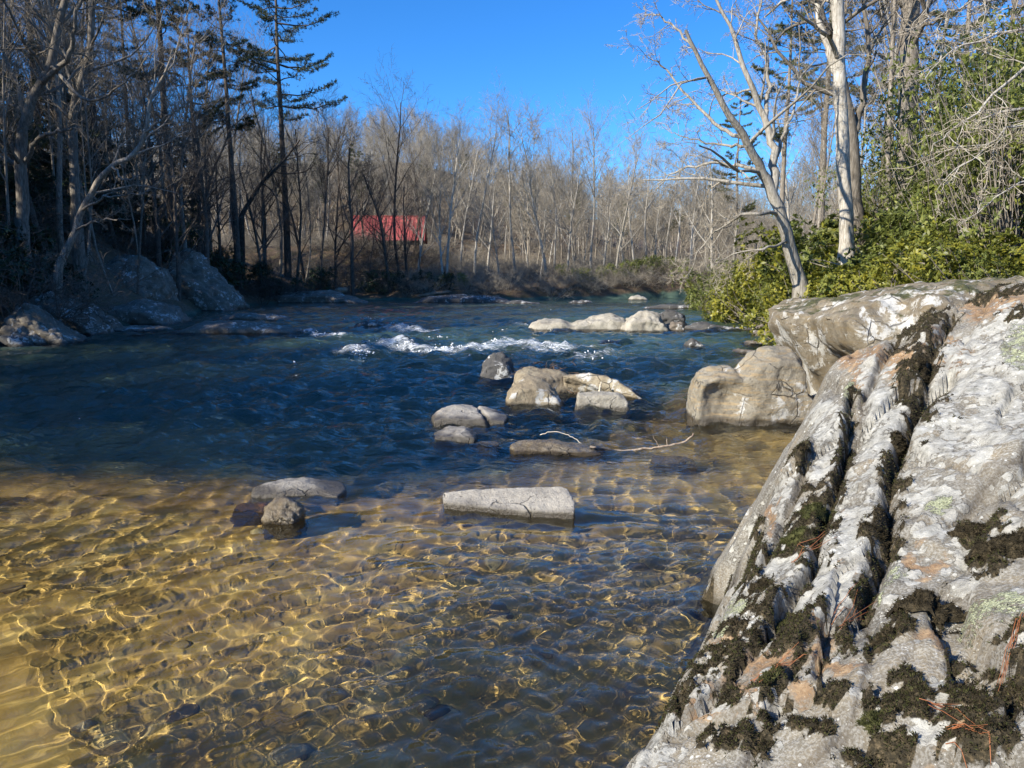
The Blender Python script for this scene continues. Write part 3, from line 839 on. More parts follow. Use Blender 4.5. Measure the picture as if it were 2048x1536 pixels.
def hull(bm, pts):
    vs = [bm.verts.new([float(c) for c in p]) for p in pts]
    r = bmesh.ops.convex_hull(bm, input=vs)
    junk = [e for e in r['geom_interior'] if isinstance(e, bmesh.types.BMVert)] + [e for e in r['geom_unused'] if isinstance(e, bmesh.types.BMVert)]
    bmesh.ops.delete(bm, geom=list(set(junk)), context='VERTS')

def ellipsoid(bm, c, r, rot=0.0, tilt=0.0):
    res = bmesh.ops.create_icosphere(bm, subdivisions=3, radius=1.0)
    M = Matrix.Translation(Vector([float(v) for v in c])) @ Matrix.Rotation(rot, 4, 'Z') @ Matrix.Rotation(tilt, 4, 'Y') @ Matrix.Diagonal((*[float(v) for v in r], 1))
    bmesh.ops.transform(bm, matrix=M, verts=res['verts'])

def finish_rock(name, bm, mat, vox, smooth, amp, seed, label, cat='rock', group=None, carve=None, amp2=None, nscale=None, strata=None, cracks=None):
    me = bpy.data.meshes.new(name)
    bm.to_mesh(me); bm.free()
    tmp = bpy.data.objects.new('tmp', me); col.objects.link(tmp)
    md = tmp.modifiers.new('r', 'REMESH'); md.mode = 'VOXEL'; md.voxel_size = vox
    if smooth:
        ms = tmp.modifiers.new('s', 'SMOOTH'); ms.factor = 0.5; ms.iterations = smooth
    dg = bpy.context.evaluated_depsgraph_get()
    me2 = bpy.data.meshes.new_from_object(tmp.evaluated_get(dg))
    bpy.data.objects.remove(tmp); bpy.data.meshes.remove(me)
    n = len(me2.vertices)
    P = np.empty(n * 3, np.float32); me2.vertices.foreach_get('co', P); P = P.reshape(-1, 3).astype(float)
    N = np.empty(n * 3, np.float32); me2.vertex_normals.foreach_get('vector', N); N = N.reshape(-1, 3)
    size = float(np.max(P.max(0) - P.min(0)))
    k = nscale or 3.2 / size
    d = amp * fbm(P * k + seed * 7.1, 3, seed) + (amp2 if amp2 is not None else amp * 0.5) * fbm(P * k * 4.5 + seed, 4, seed + 3, 0.6) - amp * 0.3 * (1 - np.abs(noise(P * k * 1.6 + seed * 3.3, seed + 5))) ** 5
    if strata:                                             # layered bedding: (direction, spacing, depth)
        dr, sp, dep = strata
        dr = np.array(dr, float); dr /= np.linalg.norm(dr)
        ph = (P @ dr + 0.25 * sp * fbm(P * k * 1.5, 2, seed + 9)) / sp
        d -= dep * (np.abs((ph % 1) - 0.5) * 2) ** 6
    P = P + N * d[:, None]
    if carve is not None:
        P = carve(P, N)
    if cracks:                                             # (point, plane normal, half width, depth)
        for c0, cn, cw, cd in cracks:
            cn = np.array(cn, float); cn /= np.linalg.norm(cn)
            s = (P - np.array(c0)) @ cn + 0.02 * noise(P * 9, 3)
            P = P - N * (cd * np.exp(-(s / cw) ** 2))[:, None]
    lo = P.min(0); hi = P.max(0)
    org = np.array([(lo[0] + hi[0]) / 2, (lo[1] + hi[1]) / 2, max(lo[2], 0.0)])
    me2.vertices.foreach_set('co', (P - org).astype(np.float32).ravel())
    me2.polygons.foreach_set('use_smooth', np.ones(len(me2.polygons), bool))
    me2.update()
    me2.materials.clear(); me2.name = name
    o = obj(name, me2, mat, loc=org, label=label, cat=cat, group=group)
    o.cycles.is_caustics_receiver = True
    return o

def layers(top, yc, thick, front=0.6, back=0.75, fx=0.9, bx=0.8, deep=0.4):
    """points of a rock whose skyline is `top` (photograph points) and whose foot meets the water at row yc"""
    cx = (top[0][0] + top[-1][0]) / 2
    dc = W(cx, yc)[1]
    dm = dc + thick * 0.45
    mid = np.array([D(px, py, dm) for px, py in top])
    c = mid[:, 0].mean()
    out = []
    for dep, kx, kz in ((dc, fx, front), (dm, 1.0, 1.0), (dc + thick, bx, back)):
        L = mid.copy(); L[:, 0] = c + (L[:, 0] - c) * kx; L[:, 1] = dep; L[:, 2] = np.maximum(L[:, 2], 0.01) * kz
        B = L.copy(); B[:, 2] = -deep
        out += [*L, *B]
    return out

def rock(name, tops, yc, thick, mat, label, vox=None, smooth=2, amp=None, seed=1, group=None, cat='rock', **kw):
    if not isinstance(tops[0], list):
        tops = [tops]
    lk = {k: kw.pop(k) for k in ('front', 'back', 'fx', 'bx', 'deep') if k in kw}
    bm = bmesh.new()
    for t in tops:
        hull(bm, layers(t, yc, thick, **lk))
    d = W(tops[0][0][0], yc)[1]
    vox = vox or max(0.012, d * 0.0026)
    return finish_rock(name, bm, mat, vox, smooth, amp if amp is not None else thick * 0.05, seed, label, cat, group, **kw)

# --- near stones
bm = bmesh.new()
hull(bm, [D(886, 985, 5.82), D(930, 979, 5.82), D(1010, 975, 5.78), D(1120, 971, 5.76), D(1136, 977, 5.74), D(1150, 1005, 5.58), D(1150, 1026, 5.46), D(1090, 1024, 5.5), D(1000, 1018, 5.56), D(930, 1010, 5.64), D(886, 1004, 5.70),
          *[np.array([p_[0], p_[1] + o_, -0.35]) for p_, o_ in ((D(890, 985, 5.82), .25), (D(1120, 971, 5.76), .35), (D(1150, 1005, 5.58), .25), (D(1148, 1026, 5.46), .03), (D(1000, 1018, 5.56), .03), (D(892, 1004, 5.70), .03))]])
finish_rock('stone_slab', bm, M_SLAB, 0.013, 1, 0.007, 2, 'long flat grey stone slab with square end lying alone in shallow water', 'stone')
rock('wet_stone', [(505, 976), (540, 966), (600, 963), (650, 973), (694, 994)], 993, 0.40, M_SLAB, 'low pale curved stone with wet edge beside the brown wet stone', amp=0.010, seed=3, front=0.25, cat='stone')
rock('brown_stone', [(526, 1042), (530, 1014), (548, 1002), (575, 999), (598, 1010), (608, 1024)], 1050, 0.30, M_WET,
     'small grey-brown wet stone lump in golden shallows', amp=0.02, seed=4, front=0.35, cat='stone', fx=0.7)
rock('red_stone', [(468, 1022), (490, 1014), (530, 1010), (550, 1018)], 1024, 0.22, M_WETBROWN, 'low reddish wet stone awash beside the grey-brown lump', amp=0.012, seed=44, front=0.3, cat='stone')
a_ = W(985, 842)
rock('flat_stone', [(864, 831), (880, 819), (915, 813), (960, 816), (990, 825), (1018, 840)], 843, 0.75, M_SLAB, 'pale flat stone split by a dark crack beside the boulder cluster',
     amp=0.014, seed=5, front=0.3, cat='stone', cracks=[((D(967, 830, a_[1] + .2)), (1.0, 0.25, 0.35), 0.02, 0.07)])
rock('flat_stone', [(867, 866), (890, 857), (930, 856), (948, 865), (957, 878)], 880, 0.5, M_SLAB, 'small pale flat stone nearer the sunken twig, without a crack', amp=0.016, seed=6, front=0.5, cat='stone')
rock('sunken_ledge', [(1018, 886), (1060, 883), (1130, 888), (1180, 893), (1212, 906)], 908, 0.4, M_WET, 'low wet stone ledge awash beside the floating twig', amp=0.02, seed=7, front=0.4, cat='stone')
rock('sunken_stone', [(950, 889), (975, 885), (1000, 890)], 891, 0.25, M_WET, 'tiny wet stone tip just breaking the surface', amp=0.01, seed=8, cat='stone')
rock('sunken_stone', [(1300, 927), (1335, 918), (1370, 922), (1388, 928)], 929, 0.35, M_WET, 'low dark stone barely awash below the floating twig', amp=0.01, seed=9, cat='stone', front=0.3)

# --- cluster in mid channel
rock('dark_boulder', [(960, 752), (962, 728), (975, 712), (988, 703), (1008, 704), (1022, 722), (1030, 750)], 764, 0.75, M_DARK, 'dark rounded boulder standing in shade behind the lit cluster', amp=0.03, seed=10, cat='boulder')
bm = bmesh.new()
def feet(pts, z=-0.35): return [np.array([p[0], p[1], z]) for p in pts]
hull(bm, [D(1022, 772, 11.6), D(1030, 745, 11.8), D(1058, 731, 12.0), D(1100, 742, 11.9), D(1150, 752, 11.9), D(1160, 790, 11.7), D(1050, 760, 11.3), *feet([D(1020, 770, 11.6), D(1160, 770, 11.6), D(1150, 770, 12.6), D(1030, 770, 12.6)])])
hull(bm, [D(1128, 753, 11.5), D(1180, 743, 11.4), D(1215, 751, 11.25), D(1254, 774, 11.1), D(1288, 801, 10.95), D(1150, 752, 12.5), D(1210, 758, 12.4), D(1272, 785, 12.0), D(1290, 803, 11.5),
          *feet([D(1140, 760, 12.1), D(1285, 790, 11.5), D(1285, 790, 12.1), D(1150, 760, 12.7)])])
finish_rock('long_boulder', bm, M_TAN, 0.028, 1, 0.035, 11, 'long tan boulder with shadowed overhang and dead leaves on top', 'boulder')
rock('round_boulder', [(1010, 800), (1018, 775), (1040, 757), (1070, 754), (1095, 765), (1115, 785), (1127, 808)], 815, 0.62, M_TAN, 'rounded golden tan boulder in front of the long boulder', amp=0.02, seed=12, cat='boulder', front=0.7)
rock('block_stone', [(1150, 812), (1152, 784), (1180, 781), (1235, 783), (1250, 794), (1256, 820)], 822, 0.42, M_PALE, 'squarish pale grey block of stone in front of the long boulder', amp=0.015, smooth=2, seed=13, cat='stone', front=0.85, fx=0.97)

# --- sculpted boulder
def carve_sculpt(P, N):
    c = D(1440, 805, 9.2); n = N
    q = (P - c) / np.array([0.30, 0.45, 0.25])
    g = np.exp(-(q ** 2).sum(1))
    P = P + np.array([0.03, 0.22, 0.03]) * g[:, None]
    s = P @ np.array([0.5, 0.2, 0.85])
    return P + N * (0.010 * np.sin(s * 42 + 3 * fbm(P * 2.2, 2, 4)) * (0.3 + g))[:, None]
rock('sculpted_boulder', [[(1378, 832), (1386, 780), (1394, 745), (1420, 734), (1460, 730), (1500, 770), (1520, 838)],
                          [(1462, 820), (1470, 738), (1500, 700), (1530, 688), (1575, 692), (1592, 716), (1592, 780), (1600, 850)],
                          [(1470, 845), (1530, 770), (1590, 765), (1640, 815), (1662, 850)]], 850, 0.95, M_SCULPT,
     'big water-carved grey boulder with scooped hollow beside the lichened boulder', amp=0.03, seed=14, cat='boulder', smooth=5, carve=carve_sculpt, front=0.82, fx=0.97)
rock('dark_stone', [(1598, 800), (1606, 770), (1622, 752), (1642, 748), (1652, 800)], 806, 0.5, M_DARK, 'black shadowed stone wedged behind the big water-carved boulder', amp=0.02, seed=15, cat='stone')

# --- midstream ledges
rock('midstream_boulder', [[(1062, 652), (1080, 642), (1120, 638), (1150, 650)], [(1128, 658), (1150, 640), (1190, 625), (1220, 622), (1250, 632), (1262, 655)]], 662, 2.2, M_PALE,
     'pale humped boulder in midstream with low flat apron', seed=16, amp=0.09, cat='boulder', vox=0.07)
rock('midstream_boulder', [(1240, 655), (1258, 633), (1290, 622), (1315, 628), (1335, 658)], 665, 1.8, M_PALE, 'smooth pale humped boulder in midstream next to the dark boulder', seed=17, amp=0.07, cat='boulder', vox=0.06)
rock('midstream_boulder', [(1305, 640), (1312, 624), (1335, 620), (1365, 628), (1374, 655)], 656, 1.5, M_DARK, 'dark angular boulder behind the pale midstream boulders', seed=18, amp=0.09, cat='boulder', vox=0.06)
rock('midstream_stone', [(1328, 655), (1345, 642), (1362, 645), (1368, 660)], 663, 0.7, M_LEDGE, 'brown stone at the end of the midstream boulders', seed=19, amp=0.05, vox=0.05, cat='stone')
rock('low_ledge', [(1372, 655), (1400, 645), (1450, 650), (1510, 658)], 662, 1.6, M_DARK, 'low dark ledge between midstream boulders and bank', seed=20, amp=0.06, vox=0.07, cat='ledge')
rock('bank_boulder', [(1508, 668), (1525, 648), (1548, 639), (1575, 640), (1600, 668)], 674, 1.6, M_LEDGE, 'smooth grey brown boulder below the leaning tree', seed=21, amp=0.05, vox=0.05, cat='boulder')
rock('river_stone', [(1366, 694), (1372, 684), (1385, 676), (1398, 684), (1410, 694)], 695, 0.5, M_DARK, 'small pointed dark stone alone in open water', seed=22, amp=0.02, vox=0.03, cat='stone')
rock('river_stone', [(1466, 703), (1480, 697), (1505, 699), (1512, 706)], 707, 0.5, M_LEDGE, 'low flat stone just above the big water-carved boulder', seed=23, amp=0.02, vox=0.03, cat='stone', front=0.5)
rock('river_stone', [(1482, 688), (1500, 681), (1525, 684), (1535, 690)], 690, 0.6, M_LEDGE, 'low brown stone near the grey brown boulder', seed=24, amp=0.02, vox=0.03, cat='stone', front=0.5)
rock('river_stone', [(1560, 690), (1590, 680), (1630, 690), (1640, 730)], 730, 1.6, M_LEDGE, 'wide low stone beneath the twisted rock', seed=25, amp=0.05, vox=0.04, cat='stone', front=0.3)
rock('river_stone', [(710, 652), (730, 642), (755, 643), (770, 653)], 654, 1.0, M_DARK, 'dark wet stone among the rapids', seed=26, amp=0.06, vox=0.05, cat='stone')
rock('river_stone', [(1195, 683), (1225, 680), (1238, 685)], 686, 0.5, M_LEDGE, 'low stone at the end of the breaking wave', seed=27, amp=0.03, vox=0.04, cat='stone')
for i, (t_, yc, lab) in enumerate([
        ([(1255, 600), (1262, 592), (1280, 590), (1296, 600)], 600, 'pale stone off the far bank in open water'),
        ([(1370, 606), (1385, 598), (1410, 600), (1420, 607)], 607, 'pale stone under the overhanging bushes'),
        ([(1135, 606), (1150, 601), (1175, 606)], 607, 'dark stone awash near the far bank'),
        ([(1000, 606), (1030, 600), (1060, 603), (1085, 607)], 608, 'low dark ledge awash near the far bank'),
        ([(1285, 615), (1330, 608), (1390, 612), (1420, 618)], 618, 'long dark ledge crossing the far channel'),
        ([(1150, 604), (1165, 599), (1185, 604)], 605, 'grey stone awash beyond the midstream boulders')]):
    rock('far_stone', t_, yc, 1.6, M_PALE if 'pale' in lab else M_DARK, lab, seed=30 + i, amp=0.05, vox=0.09, cat='stone')

# --- left bank
for i, (t_, yc, th_, mat, lab, st) in enumerate([
        ([(28, 640), (32, 615), (48, 605), (70, 612), (162, 684)], 688, 1.5, M_BANK, 'grey lichen-covered leaning slab, foremost of the tilted slabs', ((0.6, 0.2, 0.75), 0.34, 0.10)),
        ([(0, 672), (14, 640), (60, 640), (110, 686)], 690, 1.4, M_BANK, 'brown leaning slab at the foot of the tilted slabs', ((0.6, 0.2, 0.75), 0.3, 0.09)),
        ([(0, 690), (10, 665), (50, 668), (80, 690)], 692, 1.2, M_DARK, 'dark low stone at the water line below the tilted slabs', None),
        ([(66, 640), (72, 595), (100, 584), (150, 595), (205, 632), (232, 668)], 670, 2.6, M_BANK, 'dark rock with pale lichen crest behind the tilted slabs', ((0.5, 0.1, 0.85), 0.5, 0.12)),
        ([(200, 650), (230, 622), (290, 602), (330, 608), (362, 642)], 650, 3.0, M_LEDGE, 'broad brown ledge at the foot of the lichen-speckled dome', None),
        ([(150, 640), (165, 560), (200, 520), (245, 508), (290, 520), (330, 565), (346, 620)], 632, 5.0, M_BANK, 'lichen-speckled dome of rock on the shaded bank', None),
        ([(336, 620), (340, 540), (352, 500), (372, 494), (420, 545), (470, 590), (484, 612)], 622, 5.0, M_BANK, 'tall angular slab of rock sloping into shaded water', ((0.7, 0.1, 0.7), 1.2, 0.14)),
        ([(190, 662), (240, 652), (300, 655), (340, 664)], 664, 2.0, M_LEDGE, 'flat brown shelf at the water line below the broad ledge', None),
        ([(330, 668), (400, 650), (470, 644), (540, 650), (585, 655), (612, 668)], 669, 2.0, M_LEDGE, 'long low rock spit with sunlit tip reaching into the river', None),
        ([(430, 640), (480, 628), (540, 630), (580, 640)], 641, 2.2, M_LEDGE, 'low dark shelf between the rock spit and the bank', None),
        ([(262, 672), (275, 667), (290, 672)], 673, 0.4, M_LEDGE, 'small stone breaking the water near the shaded ledge', None),
        ([(480, 604), (560, 584), (660, 582), (740, 603)], 606, 3.5, M_LEDGE, 'long flat dark ledge below the bare brush', ((0.1, 0.1, 1), 0.22, 0.08)),
        ([(820, 604), (860, 592), (930, 588), (1000, 596), (1030, 605)], 606, 3.0, M_DARK, 'low gravelly ledge below the path on the far bank', None)]):
    rock('bank_rock', t_, yc, th_, mat, lab, seed=50 + i, vox=max(0.05, th_ * 0.028), amp=th_ * 0.045, strata=st, smooth=2)

# --- twisted rock and mossy ledge behind the boulder
def carve_twist(P, N):
    w = P @ np.array([0.75, 0.25, 0.35])
    g = 0.018 * np.sin(w * 26 + 2.5 * fbm(P * 1.3, 2, 6)) + 0.008 * np.sin(w * 61 + 4 * fbm(P * 2, 2, 8))
    return P + N * g[:, None]
bm = bmesh.new()
def tw(pts, d0, th):
    pts = np.array([D(px, py, d0 + dd) for px, py, dd in pts])
    hull(bm, [*pts, *(pts + [0.1 * th, th, -0.05])])
tw([(1582, 620, 0), (1578, 652, 0), (1610, 700, .1), (1645, 760, .1), (1720, 760, 0), (1760, 700, 0), (1740, 640, .3), (1640, 615, .2)], 10.2, 1.3)
tw([(1640, 760, .2), (1650, 840, .1), (1740, 860, 0), (1760, 740, .1), (1660, 730, 0)], 10.2, 1.2)
tw([(1590, 622, .3), (1640, 600, .8), (1720, 602, .8), (1790, 640, .2), (1780, 700, .1), (1700, 680, 0)], 10.3, 1.8)
tw([(1700, 690, .2), (1690, 640, .1), (1740, 605, .3), (1830, 582, .6), (1920, 572, .8), (2000, 600, .6), (2000, 700, 0), (1800, 760, 0)], 8.6, 1.9)
tw([(1850, 700, 0), (1860, 600, .2), (1930, 570, .6), (2080, 560, .9), (2080, 720, 0)], 8.2, 2.2)
low = np.array([[4.6, 9.2, -.3], [8.5, 8.6, -.3], [9.0, 12.0, -.3], [5.4, 12.4, -.3], [5.2, 9.6, .7], [8.4, 8.8, 1.2], [8.6, 11.5, 1.0], [5.8, 11.8, .6]])
hull(bm, low)
for px, py, dd, rx, rz in ((1680, 625, 11.3, .4, .22), (1750, 612, 11.0, .45, .2), (1820, 600, 10.2, .4, .2), (1890, 592, 9.6, .45, .2), (1760, 640, 9.8, .3, .2)):
    ellipsoid(bm, D(px, py + 14, dd), (rx, rx * 1.2, rz), px * 0.7)
finish_rock('twisted_rock', bm, M_TWIST, 0.055, 2, 0.045, 77, 'pale ribbed twisted rock flaring upward with mossy top behind the lichened boulder', 'rock', carve=carve_twist)

# --- drift branch, twigs and debris
def stick_mat(name, a, b):
    t = NT(name)
    return t.finish(t.ramp(t.noise(t.coord(), 30, 4, 0.7), [(0.35, a), (0.65, b)]), 0.8)
M_STICK = stick_mat('driftwood', (0.16, 0.10, 0.06), (0.46, 0.38, 0.28))
M_STICK_PALE = stick_mat('driftwood_pale', (0.45, 0.38, 0.26), (0.65, 0.58, 0.45))
def stick(name, pix, dist0, dist1, r0, r1, mat, label, side=()):
    rng = np.random.default_rng(len(label))
    n = len(pix)
    pts = [D(px, py, dist0 + (dist1 - dist0) * i / (n - 1)) for i, (px, py) in enumerate(pix)]
    L = [(jitter_line(pts, n * 4, 0.004, rng), np.linspace(r0, r1, n * 4))]
    for s in side:
        q = [D(px, py, d) for px, py, d in s]
        L.append((jitter_line(q, 8, 0.003, rng), np.linspace(r1 * 0.7, r1 * 0.3, 8)))
    v, f = tubes(L, 6)
    o0 = v.mean(0)
    o = obj(name, mesh_np(name, v - o0, f), mat, loc=o0, label=label, cat='branch')
    o.cycles.is_caustics_receiver = True
    return o
stick('drift_branch', [(1180, 893), (1225, 902), (1290, 898), (1345, 890), (1375, 880), (1388, 868)], 7.75, 7.85, 0.016, 0.009, M_STICK, 'thin broken branch floating beside the wet ledge',
      [[(1335, 892, 7.83), (1333, 876, 7.83)], [(1318, 893, 7.82), (1306, 872, 7.8)], [(1300, 897, 7.8), (1325, 893, 7.7)]])
stick('arched_twig', [(1080, 870), (1105, 863), (1130, 868), (1150, 877), (1162, 886)], 8.1, 8.0, 0.005, 0.004, M_STICK_PALE, 'thin pale twig arching over the wet ledge')
stick('upright_stick', [(1199, 784), (1200, 774), (1203, 764)], 11.05, 11.05, 0.020, 0.014, M_STICK_PALE, 'short pale stick standing up behind the squarish stone block')

def debris():
    rng = np.random.default_rng(3)
    L = []
    for k in range(150):
        px, py = rng.normal(1090, 28), rng.normal(752, 12)
        if rng.random() < 0.35: px, py = rng.normal(1135, 12), rng.normal(795, 12)
        dd = 12.3 - (py - 745) * 0.016 + rng.normal(0, .06)
        p = D(px, py, dd); a = rng.normal(0, 1, 3); a[2] *= 0.35; a /= np.linalg.norm(a)
        ln = rng.uniform(0.05, 0.35)
        L.append((np.array([p - a * ln / 2, p + [0, 0, .02], p + a * ln / 2]), np.array([.006, .006, .003]) * rng.uniform(.6, 1.6)))
    v, f = tubes(L, 3)
    o0 = v.mean(0)
    t = NT('flood_debris')
    m = t.finish(t.ramp(t.noise(t.coord(), 12, 3), [(0.35, (0.035, 0.022, 0.012)), (0.65, (0.17, 0.10, 0.05))]), 0.9)
    obj('flood_debris', mesh_np('flood_debris', v - o0, f), m, loc=o0, label='tangle of brown twigs and leaves caught on the long boulder', cat='debris', kind='stuff')
debris()

# loose cobbles on the shallow bed
def cobbles():
    rng = np.random.default_rng(17)
    bm = bmesh.new(); bmesh.ops.create_icosphere(bm, subdivisions=2, radius=1.0)
    bm.verts.ensure_lookup_table()
    base = np.array([v.co[:] for v in bm.verts]); fc = np.array([[v.index for v in f.verts] for f in bm.faces]); bm.free()
    V, Fc, k = [], [], 0
    n = 0
    while n < 80:
        y = 1.9 + 9 * rng.random() ** 1.4; x = rng.uniform(-0.75 * y - 0.5, 0.45 * y)
        if inside(np.array([x]), np.array([y]))[0] < 0.15 or y > np.interp(x, SHELF_X, SHELF_Y) - 0.1: continue
        s = rng.uniform(0.025, 0.07) * (1 + 1.1 * (rng.random() < 0.10))
        q = base * (1 + 0.22 * noise(base * 1.3 + n, n % 50))[:, None] * s * np.array([rng.uniform(.8, 1.5), rng.uniform(.7, 1.2), rng.uniform(.35, .6)])
        a = rng.random() * 6.28
        q[:, :2] = q[:, :2] @ np.array([[math.cos(a), -math.sin(a)], [math.sin(a), math.cos(a)]])
        V.append(q + [x, y, gz(x, y) - s * 0.05]); Fc.append(fc + k); k += len(base); n += 1
    me = mesh_np('cobbles', np.vstack(V), np.vstack(Fc))
    t = NT('cobble_stone')
    isl = t.node('ShaderNodeNewGeometry').outputs['Random Per Island']
    c_ = t.ramp(isl, [(0.0, (0.10, 0.065, 0.03)), (0.35, (0.26, 0.165, 0.06)), (0.65, (0.42, 0.28, 0.10)), (0.85, (0.36, 0.28, 0.16)), (1.0, (0.56, 0.42, 0.18))])
    c_ = t.mix(t.math('MULTIPLY', t.noise(t.coord(), 20, 4, .7), 0.6), c_, (0.10, 0.07, 0.025))
    o = obj('cobbles', me, t.finish(c_, 0.8), label='rounded brown cobbles strewn over the golden river bed', cat='cobbles', kind='stuff')
    o.cycles.is_caustics_receiver = True
cobbles()
# ------------------------------------------------------------------ bark, leaf and needle materials
def bark_mat(name, lo, mid, hi, vert=9.0):
    t = NT(name)
    co = t.coord()
    n = t.noise(t.scaled(co, (vert, vert, 1.6)), 2.4, 5, 0.65, 0.4)
    c_ = t.ramp(t.math('ADD', t.math('MULTIPLY', n, 0.7), t.math('MULTIPLY', t.noise(co, 1.4, 4), 0.3)), [(0.36, lo), (0.5, mid), (0.64, hi)])
    rnd = t.node('ShaderNodeObjectInfo').outputs['Random']
    hsv = t.node('ShaderNodeHueSaturation')
    t.put(hsv.inputs['Color'], c_); t.put(hsv.inputs['Value'], t.math('ADD', t.math('MULTIPLY', rnd, 0.5), 0.75))
    return t.finish(hsv.outputs[0], 0.9, t.bump(n, 0.7, 0.03), 0.15)
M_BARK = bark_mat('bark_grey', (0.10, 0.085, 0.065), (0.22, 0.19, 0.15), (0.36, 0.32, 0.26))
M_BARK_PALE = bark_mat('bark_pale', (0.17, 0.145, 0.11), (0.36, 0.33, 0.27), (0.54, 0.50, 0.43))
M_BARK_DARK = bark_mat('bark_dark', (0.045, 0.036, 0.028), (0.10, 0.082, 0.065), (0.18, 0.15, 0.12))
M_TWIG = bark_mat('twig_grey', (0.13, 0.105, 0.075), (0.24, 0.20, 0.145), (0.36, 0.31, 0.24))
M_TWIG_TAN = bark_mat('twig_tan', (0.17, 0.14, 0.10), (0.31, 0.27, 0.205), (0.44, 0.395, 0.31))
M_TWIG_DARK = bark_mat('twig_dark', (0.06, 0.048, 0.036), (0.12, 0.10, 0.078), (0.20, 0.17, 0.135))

def leaf_mat(name, lo, mid, hi, trans=0.25, gloss=0.45, scale=1.2):
    t = NT(name)
    co = t.coord()
    isl = t.node('ShaderNodeNewGeometry').outputs['Random Per Island']
    rnd = t.node('ShaderNodeObjectInfo').outputs['Random']
    n = t.math('ADD', t.math('MULTIPLY', t.noise(co, scale, 3, 0.6), 0.62), t.math('ADD', t.math('MULTIPLY', isl, 0.26), t.math('MULTIPLY', rnd, 0.12)))
    c_ = t.ramp(n, [(0.30, lo), (0.5, mid), (0.70, hi)])
    t.finish(c_, gloss, None, 0.4)
    tr = t.node('ShaderNodeBsdfTranslucent'); t.put(tr.inputs['Color'], c_)
    mx = t.node('ShaderNodeMixShader'); mx.inputs[0].default_value = trans
    t.l.new(t.bsdf.outputs[0], mx.inputs[1]); t.l.new(tr.outputs[0], mx.inputs[2])
    t.l.new(mx.outputs[0], t.out.inputs['Surface'])
    return t.m
M_LAUREL = leaf_mat('leaf_laurel', (0.06, 0.075, 0.014), (0.19, 0.20, 0.028), (0.38, 0.34, 0.04), 0.35)
M_HOLLY = leaf_mat('leaf_holly', (0.06, 0.075, 0.018), (0.17, 0.20, 0.045), (0.32, 0.33, 0.075), 0.4)
M_RHODO = leaf_mat('leaf_rhododendron', (0.010, 0.022, 0.010), (0.025, 0.05, 0.018), (0.05, 0.085, 0.028), 0.15)
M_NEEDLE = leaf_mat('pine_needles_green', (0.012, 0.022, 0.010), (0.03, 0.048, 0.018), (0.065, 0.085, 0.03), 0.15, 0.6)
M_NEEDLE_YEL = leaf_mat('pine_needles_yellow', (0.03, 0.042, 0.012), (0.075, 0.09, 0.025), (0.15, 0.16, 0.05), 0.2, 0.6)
M_DRYLEAF = leaf_mat('leaf_dry', (0.07, 0.035, 0.015), (0.19, 0.10, 0.045), (0.34, 0.20, 0.09), 0.2, 0.8)

def unit(v):
    return v / (np.linalg.norm(v, axis=-1, keepdims=True) + 1e-9)

def leaf_quads(pos, d, nrm, ln, wd, fold=0.15):
    s = unit(np.cross(d, nrm)); nn = unit(np.cross(s, d))
    ln = ln[:, None]; wd = wd[:, None]
    mid = pos + d * ln * 0.5 + nn * wd * fold
    v = np.stack([pos, mid + s * wd, pos + d * ln, mid - s * wd], 1).reshape(-1, 3)
    return v, np.arange(len(v)).reshape(-1, 4)

# ------------------------------------------------------------------ bare trees
def grow(lines, rng, p, d, ln, r, level, maxlev, up, spread, nchild, bare=0.25, wob=0.10):
    n = max(3, [9, 7, 5, 4, 3][min(level, 4)])
    pts = [p]; dd = d.copy(); st = ln / (n - 1)
    for i in range(n - 1):
        dd = unit(dd + rng.normal(0, wob * (1 + 0.5 * level), 3) + np.array([0, 0, up * (0.6 if level else 0.2)]))
        pts.append(pts[-1] + dd * st)
    pts = np.array(pts)
    rad = np.linspace(r, r * (0.30 if level < maxlev else 0.45), n)
    lines[min(level, len(lines) - 1)].append((pts, rad))
    if level >= maxlev:
        return
    k = nchild[level]
    k = int(k * rng.uniform(0.8, 1.25)) + (rng.random() < 0.5)
    for j in range(k):
        s = bare + (1 - bare) * ((j + rng.random()) / k)
        x = s * (n - 1); i = min(int(x), n - 2); f = x - i
        q = pts[i] * (1 - f) + pts[i + 1] * f
        ax = unit(pts[i + 1] - pts[i])
        side = unit(np.cross(ax, rng.normal(0, 1, 3)))
        a = spread[level] * rng.uniform(0.65, 1.3)
        cd = unit(ax * math.cos(a) + side * math.sin(a))
        cl = ln * rng.uniform(0.30, 0.55) * (1.15 - 0.6 * s if level == 0 else 1.0) * (1.0 if level else 0.85)
        cr = max((rad[i] * (1 - f) + rad[i + 1] * f) * rng.uniform(0.35, 0.6), TWIG_R)
        grow(lines, rng, q, cd, cl, cr, level + 1, maxlev, up, spread, nchild, 0.15 if level else 0.2, wob)
TWIG_R = 0.008

def tree_meshes(lines, sides=(8, 5, 4, 3)):
    """trunk+limbs mesh arrays, twig mesh arrays"""
    tv, tf = tubes(lines[0], sides[0])
    V, Fq, k = [tv], [tf], len(tv)
    if lines[1]:
        v, f = tubes(lines[1], sides[1]); V.append(v); Fq.append(f + k); k += len(v)
    trunk = (np.vstack(V), np.vstack(Fq))
    V, Fq, k = [], [], 0
    for lv, s in zip(lines[2:], sides[2:]):
        if lv:
            v, f = tubes(lv, s); V.append(v); Fq.append(f + k); k += len(v)
    crown = (np.vstack(V), np.vstack(Fq)) if V else None
    return trunk, crown

